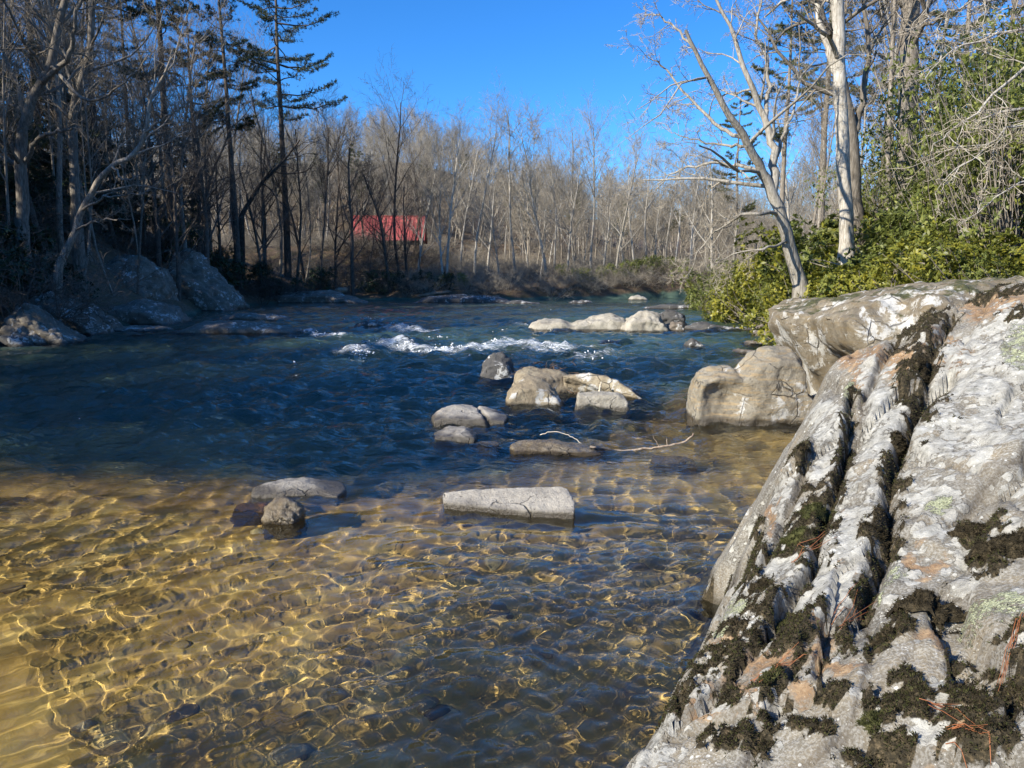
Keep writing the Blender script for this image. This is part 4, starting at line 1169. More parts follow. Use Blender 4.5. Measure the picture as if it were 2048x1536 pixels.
def bare_variant(seed, h, r, bare, spread0, n0, up=0.10, lean=0.04, nch=(0, 6, 5, 4)):
    rng = np.random.default_rng(seed)
    lines = [[], [], [], []]
    d = unit(np.array([rng.normal(0, lean), rng.normal(0, lean), 1.0]))
    grow(lines, rng, np.array([0, 0, -0.3]), d, h, r, 0, 4, up, [spread0, 0.75, 0.7, 0.7], [n0, nch[1], nch[2], nch[3]], bare, 0.05)
    t, c = tree_meshes(lines)
    return mesh_np('trunk', *t), mesh_np('crown', *c)

def place(kind, meshes, mats, loc, rz, s, label, cat, group, parts=('trunk', 'crown'), sz=None, tilt=(0, 0)):
    e = bpy.data.objects.new(kind, None); col.objects.link(e)
    e.location = [float(v) for v in loc]; e.rotation_euler = (tilt[0], tilt[1], rz)
    e.scale = (s, s, sz or s)
    e.empty_display_size = 0.1
    tag(e, label, cat, group)
    for nm, me, mt in zip(parts, meshes, mats):
        if me is None: continue
        o = bpy.data.objects.new(nm, me); col.objects.link(o); o.parent = e
        if not me.materials: me.materials.append(None)
        o.material_slots[0].link = 'OBJECT'; o.material_slots[0].material = mt
    return e

TALL = [bare_variant(100 + i, 17 + i % 3, 0.17, b, 0.6, 15, 0.12) for i, b in enumerate((0.45, 0.5, 0.4, 0.55))]
SPREAD = [bare_variant(120 + i, 13 + i % 2, 0.2, 0.22, 0.8, 15, 0.10, 0.10) for i in range(4)]
THIN = [bare_variant(140 + i, 12, 0.075, 0.4, 0.55, 11, 0.14, 0.06, (0, 5, 4, 3)) for i in range(3)]

TWIG_R = 0.013
DENSE = [bare_variant(160 + i, 15 + i % 3, 0.17, b, sp, 19, 0.11, 0.05, (0, 6, 5, 4)) for i, (b, sp) in enumerate(((0.30, 0.6), (0.22, 0.75), (0.38, 0.55)))]
TWIG_R = 0.008

def bush_variant(seed, n, h, spread):
    rng = np.random.default_rng(seed)
    lines = [[], [], [], []]
    for k in range(n):
        a = rng.random() * 6.28
        d = unit(np.array([math.cos(a) * spread, math.sin(a) * spread, 1.0]) + rng.normal(0, 0.2, 3))
        p = np.array([math.cos(a), math.sin(a), 0]) * rng.uniform(0, 0.35)
        grow(lines, rng, p, d, h * rng.uniform(0.6, 1.1), 0.018, 1, 4, 0.02, [0.6, 0.7, 0.7, 0.7], [0, 6, 4, 3], 0.2, 0.12)
    V, Fq, k = [], [], 0
    for lv, s in zip(lines[1:], (4, 3, 3)):
        if lv:
            v, f = tubes(lv, s); V.append(v); Fq.append(f + k); k += len(v)
    return mesh_np('brush', np.vstack(V), np.vstack(Fq))
BRUSH = [bush_variant(200 + i, 9 + 2 * i, 2.6, 0.9) for i in range(3)]

# ------------------------------------------------------------------ evergreen shrubs
def shrub_variant(seed, rx, ry, h, nros, leaf, nper=7, lumps=9):
    rng = np.random.default_rng(seed)
    cs = np.c_[rng.normal(0, rx * 0.45, lumps), rng.normal(0, ry * 0.45, lumps), rng.uniform(0.15, 0.85, lumps) * h]
    rs = rng.uniform(0.16, 0.42, lumps) * min(rx, h) * (1.15 if lumps < 12 else 0.95)
    k = rng.choice(lumps, nros, p=rs ** 2 / (rs ** 2).sum())
    dirs = unit(rng.normal(0, 1, (nros, 3)) + [0, 0, 0.25])
    rad = rs[k] * rng.uniform(0.55, 1.12, nros)
    pos = cs[k] + dirs * rad[:, None]
    pos += 0.12 * min(rx, h) * np.stack([noise(pos * 2.5, 7), noise(pos * 2.5, 8), noise(pos * 2.5, 9)], 1)
    keep = pos[:, 2] > -0.1
    pos, dirs, k = pos[keep], dirs[keep], k[keep]
    ax = unit(dirs + [0, 0, 0.5] + rng.normal(0, 0.3, dirs.shape))
    V, Fq, kk = [], [], 0
    P = np.repeat(pos, nper, 0); A = np.repeat(ax, nper, 0)
    side = unit(np.cross(A, rng.normal(0, 1, A.shape)))
    d = unit(side + A * rng.uniform(-0.1, 0.8, (len(A), 1)))
    v, f = leaf_quads(P, d, A, leaf * rng.uniform(0.6, 1.2, len(P)), leaf * 0.21 * rng.uniform(0.8, 1.2, len(P)), 0.25)
    fol = mesh_np('foliage', v, f, False)
    L = []
    for c, r in zip(cs, rs):
        for q in range(4):
            tip = c + unit(rng.normal(0, 1, 3)) * r * 0.9
            p0 = np.array([rng.normal(0, .15), rng.normal(0, .15), -0.2])
            L.append((jitter_line([p0, (p0 + tip) / 2 + rng.normal(0, .15, 3), tip], 7, 0.03, rng), np.linspace(0.022, 0.006, 7)))
    sv, sf = tubes(L, 3)
    return mesh_np('stems', sv, sf), fol
LAUREL = [shrub_variant(300 + i, 1.6, 1.4, 2.3, 1250, 0.115, 7, 17) for i in range(4)]
HOLLY = [shrub_variant(320 + i, 2.1, 2.0, 5.2, 1350, 0.105, 6, 34) for i in range(3)]

# ------------------------------------------------------------------ pines
def pine_variant(seed, h, r, first, brl, ntuft, droop=0.0, whorl=1.0, needle=0.17):
    rng = np.random.default_rng(seed)
    tr = jitter_line([[0, 0, -0.3], [0.1, 0, h * .35], [0, 0.1, h * .7], [0.05, 0, h]], 14, 0.02, rng)
    L0 = [(tr, np.linspace(r, 0.03, 14))]
    L1, tips, tdir = [], [], []
    z = h * first
    while z < h * 0.985:
        s = (z / h - first) / (1 - first)
        prof = (0.35 + 0.65 * math.sin(min(1, s * 1.7 + 0.35) * math.pi * 0.6)) * (1 - s) ** 0.55 + 0.06
        for b in range(rng.integers(2, 5)):
            if rng.random() < 0.18: continue
            a = rng.random() * 6.28
            ln = brl * prof * rng.uniform(0.55, 1.2)
            d = np.array([math.cos(a), math.sin(a), rng.uniform(-0.05, 0.35) - droop])
            c = np.array([np.interp(z, tr[:, 2], tr[:, 0]), np.interp(z, tr[:, 2], tr[:, 1]), z])
            pts = jitter_line([c, c + d * ln * .5 + [0, 0, -0.05 * ln], c + d * ln + [0, 0, 0.12 * ln]], 7, 0.03 * ln ** 0.5, rng)
            L1.append((pts, np.linspace(max(0.012, 0.016 * ln), 0.006, 7)))
            for q in range(int(ntuft * ln)):
                u = rng.uniform(0.3, 1.0) ** 0.8 * 6; i = min(int(u), 5); f = u - i
                p = pts[i] * (1 - f) + pts[i + 1] * f
                side = np.array([-d[1], d[0], 0]) * rng.normal(0, 0.17 * ln * (1.25 - u / 6)) + [0, 0, rng.normal(0.04, 0.05)]
                tips.append(p + side); tdir.append(unit(d + side * 0.6 + rng.normal(0, 0.25, 3) + [0, 0, 0.35]))
                if rng.random() < 0.4: L1.append((np.array([p, p + side * .5 + [0, 0, .02], p + side]), np.array([.008, .006, .004])))
        z += h * 0.028 * whorl * rng.uniform(0.6, 1.4)
    # a few dead stubs below the crown
    for b in range(10):
        zz = h * rng.uniform(first * 0.45, first); a = rng.random() * 6.28
        c = np.array([0.05, 0.05, zz]); d = np.array([math.cos(a), math.sin(a), 0.1]); ln = rng.uniform(0.4, 1.6)
        L1.append((np.array([c, c + d * ln * .5, c + d * ln]), np.array([.02, .015, .006])))
    tips, tdir = np.array(tips), np.array(tdir)
    nper = 9
    P = np.repeat(tips, nper, 0); A = np.repeat(tdir, nper, 0)
    d = unit(A * 0.9 + rng.normal(0, 0.6, A.shape))
    v, f = leaf_quads(P, d, rng.normal(0, 1, d.shape), needle * rng.uniform(0.7, 1.3, len(P)), 0.014 * np.ones(len(P)) * needle / 0.17, 0)
    tv, tf = tubes(L0, 9); bv, bf = tubes(L1, 4)
    return mesh_np('trunk', np.vstack([tv, bv]), np.vstack([tf, bf + len(tv)])), mesh_np('needles', v, f, False)
PINE = [pine_variant(400, 22, 0.26, 0.48, 4.8, 28, 0.05), pine_variant(401, 24, 0.24, 0.42, 3.2, 38, 0.08), pine_variant(402, 20, 0.22, 0.45, 3.0, 34)]
HEMLOCK = [pine_variant(410, 13, 0.22, 0.08, 3.6, 17, 0.2, 0.75, 0.24)]

# ------------------------------------------------------------------ planting
rngp = np.random.default_rng(77)
def z_at(x, y): return gz(x, y) - 0.05
def choice(a): return a[int(rngp.integers(len(a)))]

def put_bare(x, y, var, s, mats, label, group, kind='bare_tree', tilt=(0, 0)):
    return place(kind, var, mats, (x, y, z_at(x, y)), rngp.random() * 6.28, s, label, 'tree', group, tilt=tilt)

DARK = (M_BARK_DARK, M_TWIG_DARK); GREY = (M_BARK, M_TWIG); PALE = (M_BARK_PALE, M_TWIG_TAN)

# shaded wood on the left bank
spots = []
tries = 0
while len(spots) < 95 and tries < 6000:
    tries += 1
    y = rngp.uniform(24, 76); xl = np.interp(y, LB_Y, LB_X)
    x = xl - 1.0 - 32 * rngp.random() ** 1.3
    if x < -0.74 * y - 3 or x - y > -20: continue
    if y > 62 and x > -17: continue
    if any((x - a) ** 2 + (y - b) ** 2 < 2.2 ** 2 for a, b in spots): continue
    spots.append((x, y))
for i, (x, y) in enumerate(spots):
    big = i % 3
    zone = 'above the tilted slabs' if y < 34 else 'above the tall angular slab' if y < 48 else 'around the slender pine' if y < 60 else 'near the bend before the cabin'
    if big == 0: put_bare(x, y, choice(THIN), rngp.uniform(0.7, 1.1), GREY, 'slim bare tree on the shaded hillside ' + zone, 'slim bare trees on the shaded hillside')
    elif big == 1: put_bare(x, y, choice(TALL), rngp.uniform(0.7, 1.05), GREY, 'tall straight bare tree on the shaded hillside ' + zone, 'tall bare trees on the shaded hillside')
    else: put_bare(x, y, choice(SPREAD), rngp.uniform(0.65, 1.0), DARK, 'spreading dark bare tree on the shaded hillside ' + zone, 'spreading bare trees on the shaded hillside')

# dark bare trees before the cabin
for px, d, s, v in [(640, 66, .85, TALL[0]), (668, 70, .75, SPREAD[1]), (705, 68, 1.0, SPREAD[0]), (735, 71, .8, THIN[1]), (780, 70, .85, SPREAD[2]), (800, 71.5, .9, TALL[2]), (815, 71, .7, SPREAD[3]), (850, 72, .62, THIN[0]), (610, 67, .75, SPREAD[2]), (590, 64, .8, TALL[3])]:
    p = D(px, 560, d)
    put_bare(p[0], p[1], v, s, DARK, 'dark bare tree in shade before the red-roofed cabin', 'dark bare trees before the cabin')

# sunlit trees of the far bank
for px, d, s, v in [(832, 76, .75, TALL[1]), (888, 74, .7, THIN[0]), (893, 75, .85, TALL[0]), (950, 80, .9, TALL[3]), (1000, 76, .55, SPREAD[1]), (1030, 84, .9, TALL[2]), (1092, 82, 1.0, TALL[0]), (1110, 88, .8, TALL[1]), (1132, 80, .8, TALL[3]),
                    (1150, 92, .9, TALL[2]), (1182, 80, .85, TALL[1]), (1205, 82, .62, SPREAD[0]), (1228, 79, .78, TALL[0]), (1250, 86, .7, SPREAD[2]), (1270, 84, .75, TALL[3]), (1290, 90, .8, TALL[1]), (1310, 86, .6, SPREAD[3]), (1330, 95, .8, TALL[2]), (1350, 90, .7, TALL[0]),
                    (1060, 90, .8, SPREAD[3]), (975, 86, .75, SPREAD[0]), (920, 90, .85, TALL[2]), (1165, 86, .7, THIN[1]), (1080, 78, .5, THIN[2]), (1380, 92, .75, TALL[3]), (1410, 95, .8, TALL[1])]:
    p = D(px, 560, d)
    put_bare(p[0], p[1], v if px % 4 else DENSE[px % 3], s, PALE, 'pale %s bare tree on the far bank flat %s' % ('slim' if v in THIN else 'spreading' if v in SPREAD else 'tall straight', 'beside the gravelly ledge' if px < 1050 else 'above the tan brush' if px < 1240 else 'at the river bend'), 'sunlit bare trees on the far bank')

# sunlit wood on the back slope
spots = []; tries = 0
while len(spots) < 120 and tries < 8000:
    tries += 1
    y = 88 + 130 * rngp.random() ** 1.2; x = rngp.uniform(-0.55 * y, 0.42 * y)
    if (x + 15.5) ** 2 + (y - 92) ** 2 < 64 or (y < 98 and -20 < x < -6): continue
    if any((x - a) ** 2 + (y - b) ** 2 < 3.0 ** 2 for a, b in spots): continue
    spots.append((x, y))
for i, (x, y) in enumerate(spots):
    v = choice(DENSE)
    w_ = ('high-crowned', 'broad-crowned', 'slim-crowned', 'low-branched')[[d_[0] for d_ in DENSE].index(v[0])]
    zone = 'at the river bend' if x > 0.16 * y else 'above the far bank flat' if x > -0.06 * y else 'above the red-roofed cabin' if x > -0.28 * y else 'beyond the shaded pines'
    put_bare(x, y, v, rngp.uniform(0.62, 0.95), PALE if i % 2 else (M_BARK, M_TWIG_TAN), '%s %s bare tree on the %s back slope %s' % (w_, 'pale-barked' if i % 2 else 'grey-barked', 'upper' if y > 140 else 'lower', zone), 'bare trees on the back slope')

def scatter_stuff(name, v, protos, mat, label, cat, smin, smax):
    """one object whose copies stand on its points"""
    me = bpy.data.meshes.new(name)
    me.from_pydata(v.tolist(), [], [])
    cl = bpy.data.collections.new(name + '_shapes')
    for parts_ in protos:
        V, Fq, k = [], [], 0
        for t_ in parts_:
            va = np.empty(len(t_.vertices) * 3, np.float32); t_.vertices.foreach_get('co', va)
            fa = np.empty(len(t_.loops), np.int32); t_.loops.foreach_get('vertex_index', fa)
            V.append(va.reshape(-1, 3)); Fq.append(fa.reshape(-1, 4) + k); k += len(t_.vertices)
        m = mesh_np(name + '_shape', np.vstack(V), np.vstack(Fq))
        m.materials.append(mat)
        cl.objects.link(bpy.data.objects.new(name + '_shape', m))
    o = obj(name, me, None, label=label, cat=cat, kind='stuff')
    ng = bpy.data.node_groups.new(name, 'GeometryNodeTree')
    ng.interface.new_socket('Geometry', in_out='INPUT', socket_type='NodeSocketGeometry')
    ng.interface.new_socket('Geometry', in_out='OUTPUT', socket_type='NodeSocketGeometry')
    N, L = ng.nodes, ng.links
    gi, go = N.new('NodeGroupInput'), N.new('NodeGroupOutput')
    ci = N.new('GeometryNodeCollectionInfo'); ci.inputs[0].default_value = cl; ci.inputs['Separate Children'].default_value = True; ci.inputs['Reset Children'].default_value = True
    ip = N.new('GeometryNodeInstanceOnPoints'); ip.inputs['Pick Instance'].default_value = True
    ri = N.new('FunctionNodeRandomValue'); ri.data_type = 'INT'; ri.inputs[4].default_value = 0; ri.inputs[5].default_value = len(protos) - 1
    rr_ = N.new('FunctionNodeRandomValue'); rr_.data_type = 'FLOAT_VECTOR'
    rr_.inputs[0].default_value = (0, 0, 0); rr_.inputs[1].default_value = (0.06, 0.06, 6.28)
    rs_ = N.new('FunctionNodeRandomValue'); rs_.data_type = 'FLOAT'; rs_.inputs[2].default_value = smin; rs_.inputs[3].default_value = smax
    L.new(gi.outputs[0], ip.inputs['Points']); L.new(ci.outputs[0], ip.inputs['Instance'])
    L.new(ri.outputs[2], ip.inputs['Instance Index']); L.new(rr_.outputs[0], ip.inputs['Rotation']); L.new(rs_.outputs[1], ip.inputs['Scale'])
    L.new(ip.outputs[0], go.inputs[0])
    o.modifiers.new('scatter', 'NODES').node_group = ng

# the wood beyond, too thick to count: one object, its trees instanced on points
def far_wood():
    rng = np.random.default_rng(9)
    pts = []
    while len(pts) < 950:
        y = 100 + 190 * rng.random(); x = rng.uniform(-0.8 * y, 0.85 * y)
        if y < 112 and -24 < x < -2: continue
        pts.append((x, y))
    pts = np.array(pts)
    v = np.c_[pts, ground_z(pts[:, 0], pts[:, 1]) - 0.2]
    scatter_stuff('distant_wood', v, DENSE[:2], M_TWIG_TAN, 'tan mass of bare trees covering the far hillside', 'wood', 0.45, 0.9)
def far_brush():
    rng = np.random.default_rng(19)
    pts = []
    while len(pts) < 900:
        y = 71 + 75 * rng.random() ** 1.3; x = rng.uniform(-0.45 * y, 0.5 * y)
        if y < np.interp(x, FB_X, FB_Y) + 1: continue
        if (x + 15.5) ** 2 + (y - 95) ** 2 < 36: continue
        pts.append((x, y))
    pts = np.array(pts)
    v = np.c_[pts, ground_z(pts[:, 0], pts[:, 1]) - 0.15]
    scatter_stuff('undergrowth', v, [(b,) for b in BRUSH], M_TWIG_TAN, 'tan leafless undergrowth below the back slope trees', 'undergrowth', 0.35, 1.0)
far_brush()
far_wood()

# pines on the left bank
for px, d, z0, s, v, lab, tl in [
        (345, 50, 430, 1.15, PINE[1], 'thick-trunked dark pine with bare lower trunk on the shaded hillside', 0.0),
        (400, 58, 430, .95, PINE[2], 'dark pine behind the thick-trunked pine', 0.01),
        (472, 58, 440, 1.12, PINE[1], 'slender dark pine with short tiers of branches', -0.03),
        (572, 67, 450, 1.3, PINE[0], 'tall pine with open wide tiers standing clear against the sky', -0.005),
        (270, 60, 430, 1.0, PINE[2], 'dark pine deep in the shaded wood', 0.0),
        (205, 50, 430, 1.0, PINE[0], 'dark pine behind the crooked leaning tree', 0.0),
        (90, 48, 430, 1.05, PINE[1], 'dark pine behind the rough-barked forked tree', 0.0)]:
    p = D(px, z0, d)
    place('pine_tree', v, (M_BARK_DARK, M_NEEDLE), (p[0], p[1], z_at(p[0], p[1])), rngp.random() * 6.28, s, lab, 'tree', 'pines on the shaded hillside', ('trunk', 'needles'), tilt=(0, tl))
# pines on the back slope and right bank
for px, d, s, lab in [(1060, 120, .62, 'olive pine rising over the bare back slope wood'), (1020, 126, .6, 'olive pine beside another on the back slope'), (640, 120, .7, 'olive pine on the slope above the cabin'), (850, 130, .6, 'small olive pine among bare trees on the back slope'), (1345, 110, .6, 'dark green pine at the river bend'), (1150, 118, .6, 'olive pine above the tan brush of the far bank'), (715, 118, .75, 'olive pine just above the cabin roof'), (930, 140, .7, 'olive pine high on the back slope'), (1240, 112, .5, 'short olive pine behind the pale far bank trees'), (560, 125, .8, 'olive pine beyond the open pine')]:
    p = D(px, 500, d)
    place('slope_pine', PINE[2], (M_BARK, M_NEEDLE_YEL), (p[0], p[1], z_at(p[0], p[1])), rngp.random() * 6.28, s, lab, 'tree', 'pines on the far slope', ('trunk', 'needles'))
for px, d, s, lab in [(1560, 55, .95, 'green pine behind the leaning pale tree'), (1640, 48, 1.0, 'green pine behind the great pale trunk'), (1760, 50, 1.0, 'green pine between the two great trunks'), (1900, 46, .95, 'green pine rising above the tall evergreen shrubs'), (1990, 38, .9, 'green pine at the edge of the sunny thicket'), (1470, 70, .8, 'green pine far along the sunny bank')]:
    p = D(px, 480, d)
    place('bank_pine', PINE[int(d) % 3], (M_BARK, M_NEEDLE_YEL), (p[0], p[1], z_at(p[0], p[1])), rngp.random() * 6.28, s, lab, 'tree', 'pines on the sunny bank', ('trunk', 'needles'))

# dense hemlocks upstream on the left, whose shade falls on the river
k = 0
for x, y, s in [(-15, 2, 1.0), (-18, 5.5, 1.05), (-15.5, 7.5, .9), (-19, 10, 1.0), (-16, 12, .85), (-22, 1.5, 1.2), (-24, 7, 1.2), (-26, 13, 1.15), (-18, 15.5, .8), (-30, 4, 1.3), (-21, 18, .9), (-33, 12, 1.3), (-28, 20, 1.1), (-38, 22, 1.3), (-34, 28, 1.2), (-40, 34, 1.3), (-44, 42, 1.3), (-47, 50, 1.3)]:
    s_ = 0.574 * x - 0.819 * y
    if s_ > -13.4: y += (s_ + 13.4) / 0.819
    if -24 < 0.574 * x - 0.819 * y < -15.0: s *= 0.55
    s = max(0.35, min(s, ((1.0 - x) / 0.819 * 0.577 - gz(x, y)) / 13.0))
    place('hemlock_tree', HEMLOCK[0], (M_BARK_DARK, M_NEEDLE), (x, y, z_at(x, y)), rngp.random() * 6.28, s, 'dense dark hemlock on the shaded upstream bank', 'tree', 'hemlocks on the shaded bank', ('trunk', 'needles'))

# young hemlocks in the shaded wood
for x, y, s in [(-21, 29, .55), (-24, 33, .6), (-27, 40, .7), (-25, 44, .6), (-29, 47, .75), (-23, 36, .45), (-31, 54, .8), (-27, 52, .6), (-25, 58, .6), (-30, 62, .7), (-22, 25.5, .5), (-34, 60, .8), (-28, 35, .7), (-33, 47, .8)]:
    place('hemlock_tree', HEMLOCK[0], (M_BARK_DARK, M_NEEDLE), (x, y, z_at(x, y)), rngp.random() * 6.28, s, 'young dark hemlock among bare trunks ' + ('above the tilted slabs' if y < 34 else 'above the tall angular slab' if y < 48 else 'near the slender pine'), 'tree', 'young hemlocks of the shaded wood', ('trunk', 'needles'))

# ------------------------------------------------------------------ single trees one can point to
def special(kind, label, trunk, limbs, mats, n_sub, seed, twig=(5, 4, 4), up=0.03, limb_sub=7, trunk_n=26, sides=10, group=None, low=0.3):
    """trunk: (photograph points with distance, r0, r1); limbs: list of the same"""
    rng = np.random.default_rng(seed)
    lines = [[], [], [], []]
    base = D(trunk[0][0][0], trunk[0][0][1], trunk[0][0][2])
    def line(spec, n, amp):
        pts = np.array([D(*p) for p in spec[0]])
        q = jitter_line(pts, n, amp, rng)
        return q, np.linspace(spec[1], spec[2], n)
    tq = line(trunk, trunk_n, 0.015)
    tq[1][:3] *= [1.45, 1.2, 1.05]
    g0 = gz(tq[0][0][0], tq[0][0][1])
    tq[0][0][2] = min(tq[0][0][2], g0) - 0.4
    lines[0].append(tq)
    allb = [(tq, n_sub)]
    for lb in limbs:
        q = line(lb, 18, 0.03)
        lines[0].append(q); allb.append((q, limb_sub))
    for (pts, rad), m in allb:
        n = len(pts)
        for j in range(m):
            s = low + (1 - low) * (j + rng.random()) / m
            i = min(int(s * (n - 1)), n - 2)
            ax = unit(pts[i + 1] - pts[i]); side = unit(np.cross(ax, rng.normal(0, 1, 3)))
            a = rng.uniform(0.5, 1.1)
            ln = np.linalg.norm(pts[-1] - pts[0]) * rng.uniform(0.18, 0.36)
            grow(lines, rng, pts[i], unit(ax * math.cos(a) + side * math.sin(a)), ln, max(rad[i] * 0.45, 0.009), 1, 4, up, [0.6, 0.7, 0.75, 0.7], [0, *twig], 0.15, 0.13)
    t, c = tree_meshes(lines, (sides, 6, 4, 3))
    e = bpy.data.objects.new(kind, None); col.objects.link(e); e.location = [float(v) for v in base]; e.empty_display_size = .1
    tag(e, label, 'tree', group)
    obj('trunk', mesh_np('trunk', t[0] - base, t[1]), mats[0], e)
    obj('crown', mesh_np('crown', c[0] - base, c[1]), mats[1], e)
    return e

TWIG_R = 0.0055
# leaning pale tree on the right bank
special('leaning_tree', 'pale forked tree leaning out over the water from the sunny bank',
        ([(1608, 605, 20), (1592, 540, 20), (1570, 460, 19.8), (1545, 385, 19.6), (1520, 335, 19.5), (1490, 275, 19.2), (1450, 215, 19), (1405, 130, 18.8), (1370, 60, 18.6)], 0.20, 0.035),
        [([(1545, 385, 19.6), (1548, 320, 19.8), (1530, 240, 20), (1490, 150, 20.1), (1460, 60, 20.2), (1425, -20, 20.4)], .12, .03),
         ([(1490, 275, 19.2), (1440, 255, 20.8), (1380, 200, 21.4), (1330, 140, 21.8), (1300, 110, 22.0)], .06, .012),
         ([(1530, 350, 19.5), (1470, 330, 20.8), (1400, 330, 21.4), (1340, 350, 21.9), (1300, 400, 22.2)], .055, .01),
         ([(1560, 430, 19.8), (1510, 425, 19.0), (1450, 450, 21.2), (1400, 500, 21.8), (1370, 560, 22.2)], .05, .008),
         ([(1575, 480, 19.8), (1520, 500, 19.0), (1460, 510, 21.0), (1410, 540, 21.4)], .04, .008),
         ([(1530, 240, 20), (1540, 150, 20.4), (1515, 60, 20.6), (1530, -30, 20.8)], .06, .02),
         ([(1420, 160, 20.5), (1380, 90, 21.0), (1330, 40, 21.4), (1290, 30, 21.6)], .05, .01),
         ([(1545, 330, 19.8), (1580, 240, 20.4), (1600, 160, 21), (1640, 110, 21.4)], .05, .012),
         ([(1500, 290, 19.2), (1450, 290, 21.0), (1390, 280, 21.6), (1330, 260, 22.1)], .045, .008)],
        (M_BARK_PALE, M_TWIG_TAN), 5, 501, (5, 5, 3), 0.02, 8)
# great trunk
special('great_tree', 'great straight pale trunk rising from the evergreen shrubs',
        ([(1694, 520, 23), (1692, 430, 23), (1684, 280, 23), (1678, 120, 23), (1672, -80, 23), (1668, -320, 23)], 0.215, 0.16),
        [([(1684, 180, 23), (1662, 110, 23.2), (1640, 40, 23.4), (1630, -60, 23.6)], .12, .06)], (M_BARK_PALE, M_TWIG), 5, 502, (5, 4, 3), 0.03, 5, sides=14, low=0.6)
special('twin_tree', 'slimmer brown trunk close behind the great pale trunk', ([(1712, 470, 25), (1708, 380, 25), (1700, 250, 25), (1672, 120, 25), (1636, 20, 25), (1610, -100, 25)], 0.26, 0.12),
        [([(1705, 300, 25), (1722, 210, 25), (1735, 100, 25), (1728, 0, 25)], .12, .05)], (M_BARK, M_TWIG), 7, 503, (5, 4, 3), 0.03, 6, low=0.5)
special('great_tree', 'broad grey trunk far back in the sunny wood', ([(1812, 470, 30), (1815, 300, 30), (1818, 120, 30), (1822, -60, 30), (1820, -200, 30)], 0.42, 0.26),
        [([(1818, 100, 30), (1850, 20, 30), (1880, -60, 30)], .15, .08)], (M_BARK, M_TWIG), 7, 504, (5, 4, 3), 0.03, 6, sides=14, low=0.5)
# left bank
special('forked_tree', 'rough-barked forked tree above the tilted slabs', ([(52, 560, 27), (46, 480, 27), (44, 380, 27), (42, 290, 27), (60, 210, 27), (100, 130, 27), (120, 40, 27), (150, -60, 27)], 0.25, 0.10),
        [([(45, 330, 27), (75, 280, 26.6), (110, 265, 26.2), (145, 258, 26)], .09, .03), ([(50, 240, 27), (30, 160, 27), (0, 100, 27)], .10, .04), ([(80, 170, 27), (140, 110, 26.5), (150, 40, 26), (175, -20, 26)], .10, .04),
         ([(100, 130, 27), (170, 200, 26), (230, 180, 25.5), (300, 110, 25)], .07, .015)], (M_BARK, M_TWIG), 8, 505, (5, 4, 4), 0.02, 7)
special('crooked_tree', 'crooked bare tree leaning out over the lichen-speckled rocks', ([(104, 556, 26), (140, 490, 26), (160, 430, 26), (185, 380, 25.8), (222, 332, 25.6), (268, 308, 25.5), (292, 260, 25.5), (300, 200, 25.5), (330, 150, 25.4), (345, 100, 25.4)], 0.125, 0.03),
        [([(165, 420, 26), (200, 400, 25.5), (250, 390, 25), (300, 380, 24.6)], .05, .01), ([(222, 332, 25.6), (250, 360, 25), (290, 345, 24.6)], .04, .01), ([(290, 265, 25.5), (340, 230, 25), (390, 190, 24.6)], .05, .01), ([(150, 460, 26), (200, 440, 25.4), (260, 440, 25)], .04, .01)],
        (M_BARK, M_TWIG), 8, 506, (5, 4, 4), 0.01, 7)
special('straight_tree', 'grey straight trunk behind the crooked leaning tree', ([(152, 470, 31), (150, 380, 31), (146, 280, 31), (150, 200, 31), (178, 110, 31), (184, 20, 31), (186, -80, 31)], 0.20, 0.10), [([(150, 200, 31), (130, 120, 31), (110, 40, 31)], .09, .04)], (M_BARK, M_TWIG), 8, 507, (5, 4, 3), 0.03, 6)
special('leaning_tree', 'dark slanting trunk between the slender pine and the open pine', ([(478, 440, 60), (520, 370, 60), (560, 330, 60), (600, 280, 60)], 0.18, 0.06), [], (M_BARK_DARK, M_TWIG_DARK), 9, 508, (5, 4, 3))
TWIG_R = 0.007
# a pale overhanging bough from a tree out of sight on the right
special('overhanging_tree', 'pale bare boughs sweeping down across the evergreen shrubs', ([(2250, 420, 13.5), (2220, 250, 13.5), (2180, 100, 13.5), (2150, -60, 13.5)], 0.16, 0.06),
        [([(2200, 150, 13.5), (2080, 60, 13.2), (1980, 75, 13), (1900, 110, 12.8), (1830, 170, 12.6)], .035, .006), ([(2210, 220, 13.5), (2100, 120, 13), (2000, 180, 12.8), (1920, 250, 12.6), (1860, 300, 12.4)], .035, .006),
         ([(2220, 300, 13.5), (2120, 240, 13), (2040, 250, 12.8), (1960, 300, 12.5), (1880, 370, 12.3)], .03, .005), ([(2180, 100, 13.5), (2080, -10, 13.2), (1980, 0, 13), (1880, 30, 12.8), (1790, 70, 12.6)], .035, .006),
         ([(2225, 330, 13.5), (2120, 330, 13), (2020, 380, 12.7), (1950, 420, 12.5)], .025, .005), ([(2170, 40, 13.5), (2080, -60, 13), (1960, -40, 12.8), (1850, 0, 12.5)], .03, .006)], (M_BARK_PALE, M_TWIG_TAN), 2, 509, (4, 3, 3), -0.02, 5)

